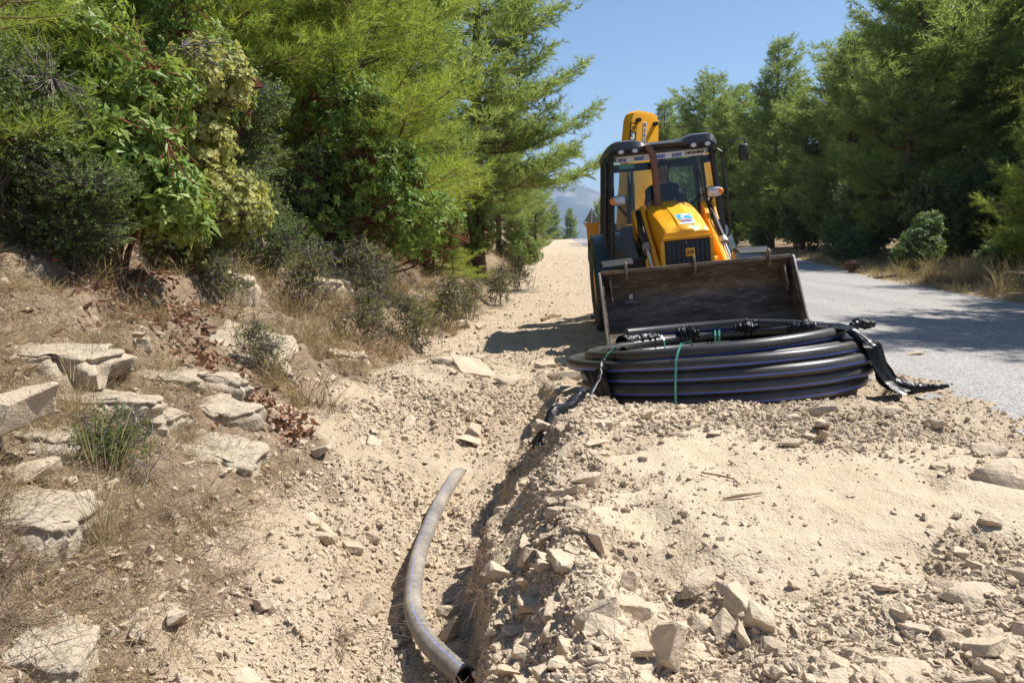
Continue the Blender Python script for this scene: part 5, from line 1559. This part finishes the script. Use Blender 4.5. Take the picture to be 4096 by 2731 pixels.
text('X', .15, WHITE_P, d1, (-.235, 2.404, 2.975), (R(90), R(10), 0), 'decal_lettering', .003, .006, 1.2)
for k, ch in enumerate('asat'):
    x, z = .075 - .012 * k, 3.42 - .088 * k
    b_ = MB().box((x, 2.416, z), (.062, .006, .070), (0, R(5), 0)).build('letter_patch', WHITE_P, boom, 0)
    text(ch, .085, BLUE_P, b_, (x, 2.411, z + .004), (R(90), R(5), 0), 'letter', .001, .003)
dip = MB().prism([(.02, 3.10), (.30, 3.2), (.36, 2.9), (.38, 2.3), (.40, 1.5), (.22, 1.5), (.16, 2.2), (.06, 2.7)], 2.70, 2.92, 'y').build('dipper', YEL, bh, 30, .02)
MB().tube([(-.30, 2.38, 2.62), (-.36, 2.38, 1.9), (-.40, 2.38, 1.45)], .05, 10).build('boom_ram', BLK_M, bh)
MB().tube([(.38, 2.55, 3.42), (.44, 2.55, 3.0), (.48, 2.6, 2.4)], .045, 10).build('dipper_ram', BLK_M, bh)
MB().tube([(-.24, 2.39, 2.75), (-.27, 2.37, 2.3), (-.30, 2.38, 1.7)], .014, 6).build('hose', BLK, bh)
MB().box((-.31, 2.38, 2.50), (.09, .08, .22)).build('valve_block', STEEL, bh, 30, .01)
m = MB(); m.box((-.25, 2.35, 1.25), (.5, .5, .9)); m.build('king_post', YEL_D, bh, 30, .03)
m = MB(); m.prism([(2.95, 1.1), (3.35, 1.0), (3.55, 1.4), (3.5, 1.75), (3.2, 1.7), (3.0, 1.4)], .05, .60, 'x'); m.build('digging_bucket', BLK_M, bh, 30, .02)

# ------------------------------------------------------------------ driver
SKIN = painted('skin', (.34, .19, .125), .55, 0, .0); HAIR = painted('dark_hair', (.018, .014, .012), .6, 0, .0); SHIRT = painted('navy_shirt', (.020, .028, .055), .9, 0, .0)
driver = empty('person')
driver.location = digger.location; driver.rotation_euler = digger.rotation_euler
tag(driver, 'driver in dark navy shirt sitting at the steering wheel of the digger', 'person')
def skin_mesh(name, verts, edges, radii, mat, root=0, sub=2):
    me = bpy.data.meshes.new(name); me.from_pydata(verts, edges, [])
    o = link_mesh(name, me, mat, driver)
    sk = o.modifiers.new('skin', 'SKIN'); sk.use_smooth_shade = True
    for i, r in enumerate(radii):
        d = me.skin_vertices[0].data[i]
        d.radius = r if isinstance(r, tuple) else (r, r)
        d.use_root = (i == root)
    sb = o.modifiers.new('sub', 'SUBSURF'); sb.levels = sub; sb.render_levels = sub
    return o
X0 = .14
bv = [(X0, 1.00, 1.66), (X0, 1.00, 1.85), (X0, .98, 2.05), (X0, .95, 2.20), (X0, .92, 2.30), (X0 + .01, .89, 2.38), (X0 + .015, .87, 2.47), (X0 + .015, .86, 2.56), (X0 + .015, .87, 2.62),
      (X0 + .19, .95, 2.20), (X0 + .27, .82, 1.98), (X0 + .24, .58, 2.02), (X0 + .205, .44, 2.10),
      (X0 - .19, .95, 2.20), (X0 - .27, .82, 1.98), (X0 - .22, .58, 2.00), (X0 - .17, .44, 2.06),
      (X0 + .12, .80, 1.68), (X0 + .14, .50, 1.70), (X0 + .13, .46, 1.40), (X0 + .13, .42, 1.20), (X0 + .13, .30, 1.17),
      (X0 - .12, .80, 1.68), (X0 - .14, .50, 1.70), (X0 - .13, .46, 1.40), (X0 - .13, .42, 1.20), (X0 - .13, .30, 1.17)]
be = [(0, 1), (1, 2), (2, 3), (3, 4), (4, 5), (5, 6), (6, 7), (7, 8), (3, 9), (9, 10), (10, 11), (11, 12), (3, 13), (13, 14), (14, 15), (15, 16), (0, 17), (17, 18), (18, 19), (19, 20), (20, 21), (0, 22), (22, 23), (23, 24), (24, 25), (25, 26)]
bw = [(.16, .13), (.155, .12), (.165, .12), (.14, .11), (.06, .06), (.055, .06), (.075, .09), (.082, .10), (.055, .07), .075, .052, .044, .034, .075, .052, .044, .034, .085, .068, .055, .045, .035, .085, .068, .055, .045, .035]
body = skin_mesh('body', bv, be, bw, SKIN)
# shirt follows the torso and the upper arms
sv = [bv[i] for i in (0, 1, 2, 3, 4, 9, 10, 13, 14)]
sh_ = skin_mesh('shirt', sv + [(X0 + .255, .70, 2.0), (X0 - .245, .70, 1.99)], [(0, 1), (1, 2), (2, 3), (3, 4), (3, 5), (5, 6), (6, 9), (3, 7), (7, 8), (8, 10)],
                [(.18, .15), (.175, .14), (.185, .14), (.16, .13), (.075, .075), .092, .07, .092, .07, .06, .06], SHIRT)
m = MB(); m.ball((X0 + .015, .885, 2.565), (.093, .108, .105), 14, 10)
m.v = [(x, y, z) for x, y, z in m.v]
hr = MB(); g_i = 0
vs_ = []
for (x, y, z) in m.v:
    if z < 2.55 and y < .86: z = 2.55 + (z - 2.55) * .05 + .03; y = max(y, .80)
    vs_.append((x, y, z))
m.v = vs_
m.build('hair', HAIR, driver, 60)
f = MB(); f.tube([(X0 + .015, .785, 2.53), (X0 + .015, .762, 2.495), (X0 + .015, .78, 2.49)], [.008, .014, .01], 8); f.build('nose', SKIN, driver)
for s_ in (-1, 1):
    MB().ball((X0 + .015 + s_ * .032, .788, 2.53), (.012, .008, .008), 8, 6).build('eye', WHITE_P, driver)
    MB().ball((X0 + .015 + s_ * .088, .88, 2.51), (.014, .03, .035), 8, 6).build('ear', SKIN, driver)
MB().ball((X0 + .015, .786, 2.455), (.026, .010, .008), 8, 6).build('mouth', painted('lips', (.25, .10, .08), .5, 0, 0), driver)
# hands: palm plus five bent fingers closing over the rim of the wheel
for s_, wr in ((1, Vector(bv[12])), (-1, Vector(bv[16]))):
    k = sw + Mx @ Vector((s_ * .19 * math.cos(R(22)), .19 * math.sin(R(22)), 0))
    dirn = (k - wr).normalized() if (k - wr).length > .01 else Vector((0, -1, 0))
    palm_c = wr + Vector((0, -.035, .01))
    V_ = [tuple(wr), tuple(palm_c), tuple(palm_c + Vector((0, -.03, .008)))]; E_ = [(0, 1), (1, 2)]; Rr = [.026, (.034, .018), (.036, .016)]
    hand = skin_mesh('hand', V_, E_, Rr, SKIN)
    for fi in range(4):
        off = Vector((-.03 + .02 * fi, 0, 0))
        L = (.030, .034, .032, .026)[fi]
        b0 = palm_c + off + Vector((0, -.035, .010))
        p = [b0, b0 + Vector((0, -L, .006)), b0 + Vector((0, -L * 1.6, -.018)), b0 + Vector((0, -L * 1.5, -.04))]
        fo = MB(); fo.tube(p, [.0095, .009, .0085, .0065], 8); fo.build('finger', SKIN, driver)
    b0 = palm_c + Vector((-s_ * .034, -.005, 0)); fo = MB(); fo.tube([b0, b0 + Vector((-s_ * .02, -.03, -.006)), b0 + Vector((-s_ * .016, -.052, -.018))], [.011, .010, .008], 8); fo.build('thumb', SKIN, driver)

# ------------------------------------------------------------------ coil of black water pipe
def pipe_mat(name, base, dustc, dust, rough, stripe):
    t = NT(name); o = t.obj()
    uv = t.n('SeparateXYZ', {'Vector': t.n('UVMap', uv_map='uv').outputs[0]})
    v = uv.outputs['Y']
    d = t.math('ABSOLUTE', t.math('SUBTRACT', t.math('FRACT', v), .5))
    line = t.math('LESS_THAN', d, stripe)
    n1 = t.noise(o, 2.2, 6, .65); n2 = t.noise(o, 30, 5, .7)
    up = t.n('SeparateXYZ', {'Vector': t.n('NewGeometry').outputs['Normal']}).outputs['Z']
    du = t.math('MULTIPLY', t.ramp(t.math('ADD', t.math('MULTIPLY', n1, .65), t.math('MULTIPLY', n2, .35)), [(.36, .15), (.66, 1.)]), dust)
    c = t.mix(line, base, (.045, .13, .60))
    c = t.mix(du, c, dustc)
    r = t.math('ADD', t.math('MULTIPLY', du, .4), rough, True)
    return t.done(t.bsdf(c, r, 0, t.bump(n2, .06, .003), .5))
PIPE = pipe_mat('black_pipe', (.016, .016, .018), (.30, .25, .19), .20, .34, .020)
PIPE_DUST = pipe_mat('dusty_pipe', (.06, .058, .058), (.44, .38, .30), .90, .6, .009)
STRAP = painted('green_strap', (.055, .33, .23), .35, 0, .15)
def film_mat():
    t = NT('black_film'); o = t.obj()
    n1 = t.noise(o, 22, 4, .6, .6); n2 = t.noise(o, 70, 3, .6)
    return t.done(t.bsdf((.009, .009, .010), .38, 0, t.bump(n1, .3, .02), .3))
FILM = film_mat()

def uv_tube(name, pts, r, mat, parent, nseg=20, closed=False, v0=0.0, caps=False, inner=None):
    """tube with uv; v runs round the pipe, v=0.5 is where the stripe lies; reference up is world z"""
    P = np.asarray(pts, float); k = len(P)
    T = np.roll(P, -1, 0) - np.roll(P, 1, 0) if closed else np.gradient(P, axis=0)
    T = norm(T); up = np.array([0, 0, 1.])
    side = norm(np.cross(T, up)); nu = np.cross(side, T)
    kk = k + 1 if closed else k
    a = np.linspace(0, 2 * np.pi, nseg + 1)
    ii = np.arange(kk) % k
    rad = np.broadcast_to(np.asarray(r, float), (k,))[ii]
    V = P[ii][:, None] + rad[:, None, None] * (np.cos(a)[None, :, None] * side[ii][:, None] + np.sin(a)[None, :, None] * nu[ii][:, None])
    uv = np.stack(np.broadcast_arrays(np.arange(kk)[:, None] / kk, ((a / (2 * np.pi) + v0) % 1.0)[None]), -1)
    uv = np.stack(np.broadcast_arrays(np.arange(kk)[:, None] / kk, (a / (2 * np.pi) + v0)[None]), -1).astype(float)
    n1 = nseg + 1
    i = (np.arange(kk - 1)[:, None] * n1 + np.arange(nseg)[None])
    F = np.stack([i, i + 1, i + 1 + n1, i + n1], -1).reshape(-1, 4)
    o = link_mesh(name, np_mesh(name, V.reshape(-1, 3), F, True, None, uv.reshape(-1, 2)), mat, parent)
    return o

PR = .056
coil = empty('pipe_coil', (2.02, 7.52, -.185), (R(-6), R(-4.8), 0))
tag(coil, 'big coil of black water pipe with thin blue stripes lying in front of the digger', 'pipe coil')
rg = np.random.default_rng(5)
def turn(rad, cx, cy, z, tx=0., ty=0., wob=.012, n=120, name='pipe_turn', a0=0, a1=2 * np.pi, zf=None, v0=0.0, ph=0.):
    closed = abs(a1 - a0 - 2 * np.pi) < 1e-6
    a = np.linspace(a0, a1, n, endpoint=not closed)
    rr = rad * (1 + wob * np.sin(2 * a + ph) + wob * .6 * np.sin(3 * a + ph * 2.3))
    x = cx + rr * np.cos(a); y = cy + rr * np.sin(a)
    zz = z + tx * np.cos(a) + ty * np.sin(a) + (zf(a) if zf is not None else 0)
    return uv_tube(name, np.stack([x, y, zz], -1), PR, PIPE, coil, 20, closed, v0), np.stack([x, y, zz], -1)
# stripe faces outwards on the near side: v0 sets its place round the wall
Z0 = .185; dz = .103
layers = []
for k in range(4):
    t_, p_ = turn(1.25 + (.02, .035, .03, .01, -.03)[k], (0, .01, .02, -.01, -.02)[k], (0, -.015, -.02, 0, .02)[k], Z0 + dz * k, .01 * k * .4, 0, .010, ph=k * 1.1, v0=(.26, .28, .25, .27)[k] + .29)
    layers.append(p_)
    if k < 4:
        turn(1.13 + .01 * (k % 2), .01 * k, .01, Z0 + dz * k + .012, 0, 0, .012, ph=k + .5, v0=.6)
        turn(1.01, -.01 * k, 0, Z0 + dz * k + .004, 0, 0, .012, ph=k + 2.5, v0=.6)
# the loose upper loops: one slid towards the trench, one riding on top
turn(1.22, -.16, .10, Z0 + dz * 3 - .02, -.03, .02, .012, ph=2.0, v0=.57)
turn(1.20, .22, .10, Z0 + dz * 2 + .02, .05, .0, .010, ph=1.0, v0=.6)
t_, top = turn(1.17, -.05, .03, Z0 + dz * 4 + .0, .035, .0, .014, ph=.4, v0=.60)
turn(1.06, .02, .06, Z0 + dz * 4 - .01, .02, .02, .014, ph=1.9, v0=.60)
# free end lying across the back of the coil
a = np.linspace(R(118), R(15), 50)
ex_ = np.stack([-.05 + 1.23 * np.cos(a) - .12 * np.clip((a - R(95)) * 2, 0, 1), .03 + 1.13 * np.sin(a), Z0 + dz * 5 + .015 - .10 * np.clip((R(60) - a), 0, 1)], -1)
uv_tube('pipe_end', ex_, PR, PIPE, coil, 20, False, .6)
m = MB(); e0 = Vector(ex_[0]); e1 = Vector(ex_[1]); dd_ = (e0 - e1).normalized()
m.tube([e0 + dd_ * .001, e0 - dd_ * .002], [PR, PR], 20)
m.tube([e0 + dd_ * .003, e0 + dd_ * .004], [PR * .84, PR * .84], 20); m.build('pipe_mouth', painted('pipe_bore', (.006, .006, .006), .6, 0, 0), coil)

# green straps round the stack at given angles
def strap(ang, name='strap', r_out=1.36, r_in=.93, top=Z0 + dz * 4 + .07, bot=Z0 - .07, w=.009, lean=0.):
    ang = R(ang); c, s_ = math.cos(ang), math.sin(ang)
    q = []
    loop = [(r_out - .045, bot), (r_out, bot + .06), (r_out + .012, bot + .25), (r_out - .005, bot + .42), (r_out - .05, top - .07), (r_out - .14, top + .004), (r_in + .05, top + .004), (r_in, top - .05), (r_in, bot + .05), (r_in + .05, bot)]
    t = np.array([-s_, c, 0])
    secs = []
    for i, (rr, z) in enumerate(loop + loop[:1]):
        o_ = lean * (z - bot)
        p = np.array([c * rr, s_ * rr, z]) + t * o_
        n_ = np.array([c, s_, 0]) * .002
        secs.append([tuple(p - t * w), tuple(p + t * w), tuple(p + t * w + n_), tuple(p - t * w + n_)])
    m = MB(); m.loft(secs, False); m.build(name, STRAP, coil, 0)
strap(-119, lean=.08, r_out=1.385)
strap(-152, lean=.1)
strap(76, lean=-.05); strap(78.5, lean=-.05); strap(112, lean=.0)

# crumpled black film: sheet wrapped round a path section
def film(name, pts, rad, seed, turns=1.0, nu=60, nv=46, crump=.035, flare=None):
    """sleeve of film round a 3D path, deeply crumpled"""
    P = np.asarray(pts, float); k = len(P)
    s_ = np.linspace(0, k - 1, nu); P = np.stack([np.interp(s_, np.arange(k), P[:, i]) for i in range(3)], -1)
    T = norm(np.gradient(P, axis=0)); ref = np.array([.13, .21, 1.]); S = norm(np.cross(T, ref)); U = np.cross(S, T)
    a = np.linspace(0, 2 * np.pi * turns, nv)
    A, I = np.meshgrid(a, np.arange(nu))
    rr = (np.interp(np.arange(nu), np.linspace(0, nu - 1, len(rad)), rad))[:, None] * np.ones_like(A)
    n_ = np.abs(fbm(I * .16 + seed, A * .7 + seed * 2, seed, 2)) + .25 * np.abs(fbm(I * .4, A * 1.1, seed + 4, 2))
    fl = 1.0 if flare is None else np.interp(np.arange(nu), np.linspace(0, nu - 1, len(flare)), flare)[:, None]
    rr = rr + crump * fl * (n_ * 1.5 - .3)
    V = P[:, None] + rr[..., None] * (np.cos(A)[..., None] * S[:, None] + np.sin(A)[..., None] * U[:, None])
    i = np.arange(nu * nv).reshape(nu, nv)
    F = np.stack([i[:-1, :-1], i[:-1, 1:], i[1:, 1:], i[1:, :-1]], -1).reshape(-1, 4)
    return link_mesh(name, np_mesh(name, V.reshape(-1, 3), F, True), FILM, coil)
def arc(rad, z, d0, d1, n=20, cx=0, cy=0):
    a = np.linspace(R(d0), R(d1), n)
    return np.stack([cx + rad * np.cos(a), cy + rad * np.sin(a), np.full(n, z)], -1)
zt = Z0 + dz * 4
film('film_wrap', arc(1.13, zt + .035, 137, 110), [.070, .080, .076, .070], 3, crump=.028)
film('film_wrap', arc(1.12, zt + .05, 86, 98), [.062, .078, .072, .082], 4, crump=.045)
film('film_wrap', arc(1.13, zt + .06, 52, 66), [.045, .085, .078, .065], 6, crump=.065)
film('film_wrap', arc(1.10, zt + .03, 14, 34), [.05, .08, .08, .05], 7, crump=.05)
def hanging(name, ang, pts, w, seed, fold=.03, nu=46, nv=30):
    """a curtain of film: path of (r, z, dtheta) from top to bottom with a half width in degrees along it"""
    pts = np.array(pts, float); k = len(pts)
    s_ = np.linspace(0, k - 1, nu); q = np.stack([np.interp(s_, np.arange(k), pts[:, i]) for i in range(3)], -1)
    ww = np.interp(s_, np.arange(k), w)
    vv = np.linspace(-1, 1, nv); Vv, I = np.meshgrid(vv, np.arange(nu))
    th = R(ang) + np.radians(q[:, 2])[:, None] + np.radians(ww)[:, None] * Vv
    pl = np.abs(fbm(Vv * 5 + seed, I * .04 + seed, seed, 3)) * 2 - .3
    r = q[:, 0][:, None] + fold * pl + .01 * fbm(I * .3, Vv * 6, seed + 3, 2)
    z = q[:, 1][:, None] + .03 * fbm(I * .15, Vv * 4, seed + 5, 2)
    V = np.stack([r * np.cos(th), r * np.sin(th), z], -1)
    i = np.arange(nu * nv).reshape(nu, nv)
    F = np.stack([i[:-1, :-1], i[:-1, 1:], i[1:, 1:], i[1:, :-1]], -1).reshape(-1, 4)
    return link_mesh(name, np_mesh(name, V.reshape(-1, 3), F, True), FILM, coil)
hanging('film_wrap', -156, [(1.0, zt - .03, 0), (1.12, zt + .05, 0), (1.25, zt - .02, 0), (1.37, zt - .14, 0), (1.40, .42, 2), (1.385, .26, 6), (1.35, .13, 9)], [5, 7, 8.5, 9, 7, 5, 4], 11, .03)
hanging('film_wrap', -36, [(.95, zt + .0, 4), (1.08, zt + .10, 3), (1.22, zt + .06, 0), (1.33, zt - .06, 0), (1.39, .50, 0), (1.42, .32, 2), (1.47, .20, 4), (1.56, .13, 5), (1.62, .10, 6)], [8, 8, 7, 6, 6, 8, 11, 14, 15], 12, .08)
film('film_wrap', [( 1.02, -.62, zt + .05), (1.12, -.55, zt + .09), (1.22, -.52, zt + .08), (1.30, -.46, zt + .07)], [.03, .045, .04, .025], 14, crump=.022)
film('film_tail', [(1.30, -.80, .14), (1.42, -.86, .11), (1.56, -.91, .11), (1.68, -.95, .12)], [.07, .05, .03, .012], 15, crump=.012)
# torn strip trailing from the coil down the spoil
wpt = [(.80, 6.92, .34), (.74, 6.72, .20), (.62, 6.42, hz(.62, 6.42) + .03), (.54, 6.08, hz(.54, 6.08) + .03), (.44, 5.78, hz(.44, 5.78) + .03), (.30, 5.50, hz(.30, 5.50) + .03), (.17, 5.30, hz(.17, 5.30) + .01)]
mi_ = (Matrix.Translation(coil.location) @ Euler(coil.rotation_euler).to_matrix().to_4x4()).inverted()
film('film_strip', [tuple(mi_ @ Vector(p)) for p in wpt], [.016, .018, .03, .04, .045, .04, .045], 17, crump=.03, nu=90, nv=18)

# ------------------------------------------------------------------ dusty pipe lying in the trench
path = [(-.43, 6.75, -.66), (-.45, 6.42, -.54), (-.49, 5.92, -.495), (-.54, 5.34, -.49), (-.565, 4.66, -.49), (-.545, 4.18, -.49), (-.495, 3.83, -.485), (-.39, 3.53, -.47), (-.26, 3.29, -.45), (-.20, 3.19, -.44)]
def smooth_path(pts, n=80):
    pts = [Vector(p) for p in pts]; out = []
    for i in range(len(pts) - 1):
        a = pts[max(i - 1, 0)]; b = pts[i]; c = pts[i + 1]; d = pts[min(i + 2, len(pts) - 1)]
        for k in range(n // (len(pts) - 1)):
            t = k / (n // (len(pts) - 1))
            out.append(.5 * ((2 * b) + (c - a) * t + (2 * a - 5 * b + 4 * c - d) * t * t + (3 * b - a - 3 * c + d) * t ** 3))
    return np.array([tuple(p) for p in out + [pts[-1]]])
tp = smooth_path(path)
tpipe = empty('water_pipe', tuple(tp[0]))
tag(tpipe, 'dusty grey water pipe curving along the bottom of the trench', 'pipe')
def loc_(o):
    o.parent = tpipe; o.matrix_parent_inverse = Matrix.Translation(-Vector(tp[0])); return o
loc_(uv_tube('pipe_wall', tp, .049, PIPE_DUST, None, 24, False, .25 + .03))
e0 = Vector(tp[-1]); dd_ = (e0 - Vector(tp[-2])).normalized()
m = MB(); u_ = dd_.orthogonal().normalized(); w_ = dd_.cross(u_)
secs = [[e0 + dd_ * t + (u_ * math.cos(2 * math.pi * k / 24) + w_ * math.sin(2 * math.pi * k / 24)) * r for k in range(24)] for r, t in ((.049, 0), (.050, .002), (.040, .002), (.040, -.25), (.001, -.26))]
m.loft(secs, False); loc_(m.build('pipe_mouth', PIPE, None))

# ------------------------------------------------------------------ warning sign seen from behind
sign = empty('road_sign', (4.74, 48.0, hz(4.74, 48)))
tag(sign, 'triangular warning sign seen from behind on a grey post by the road', 'road sign')
GALV = painted('galvanised', (.40, .42, .44), .45, .6, .15); SIGNB = painted('sign_back', (.13, .14, .15), .55, .2, .15)
MB().cyl((0, 0, -.3), (0, 0, 2.92), .045).build('post', GALV, sign)
MB().prism([(-.47, 1.98), (.47, 1.98), (.50, 2.03), (.03, 2.86), (-.03, 2.86), (-.50, 2.03)], .05, .075, 'y').build('sign_plate', SIGNB, sign, 30, .006)
MB().box((-.36, .045, 2.09), (.10, .006, .10)).build('maker_patch', WHITE_P, sign, 0)
HAZE = 0.00013

# ------------------------------------------------------------------ haze over the valley
hm = bpy.data.materials.new('haze_air'); hm.use_nodes = True
ht = hm.node_tree; ht.nodes.clear()
ho = ht.nodes.new('ShaderNodeOutputMaterial'); hv = ht.nodes.new('ShaderNodeVolumePrincipled')
hv.inputs['Color'].default_value = (.48, .68, 1.0, 1)
hv.inputs['Density'].default_value = HAZE
hv.inputs['Anisotropy'].default_value = 0.2
ht.links.new(hv.outputs[0], ho.inputs['Volume'])
haze = MB().box((0, 0, 150), (18800, 18800, 700)).build('haze', hm, None, 0)
haze['kind'] = 'stuff'
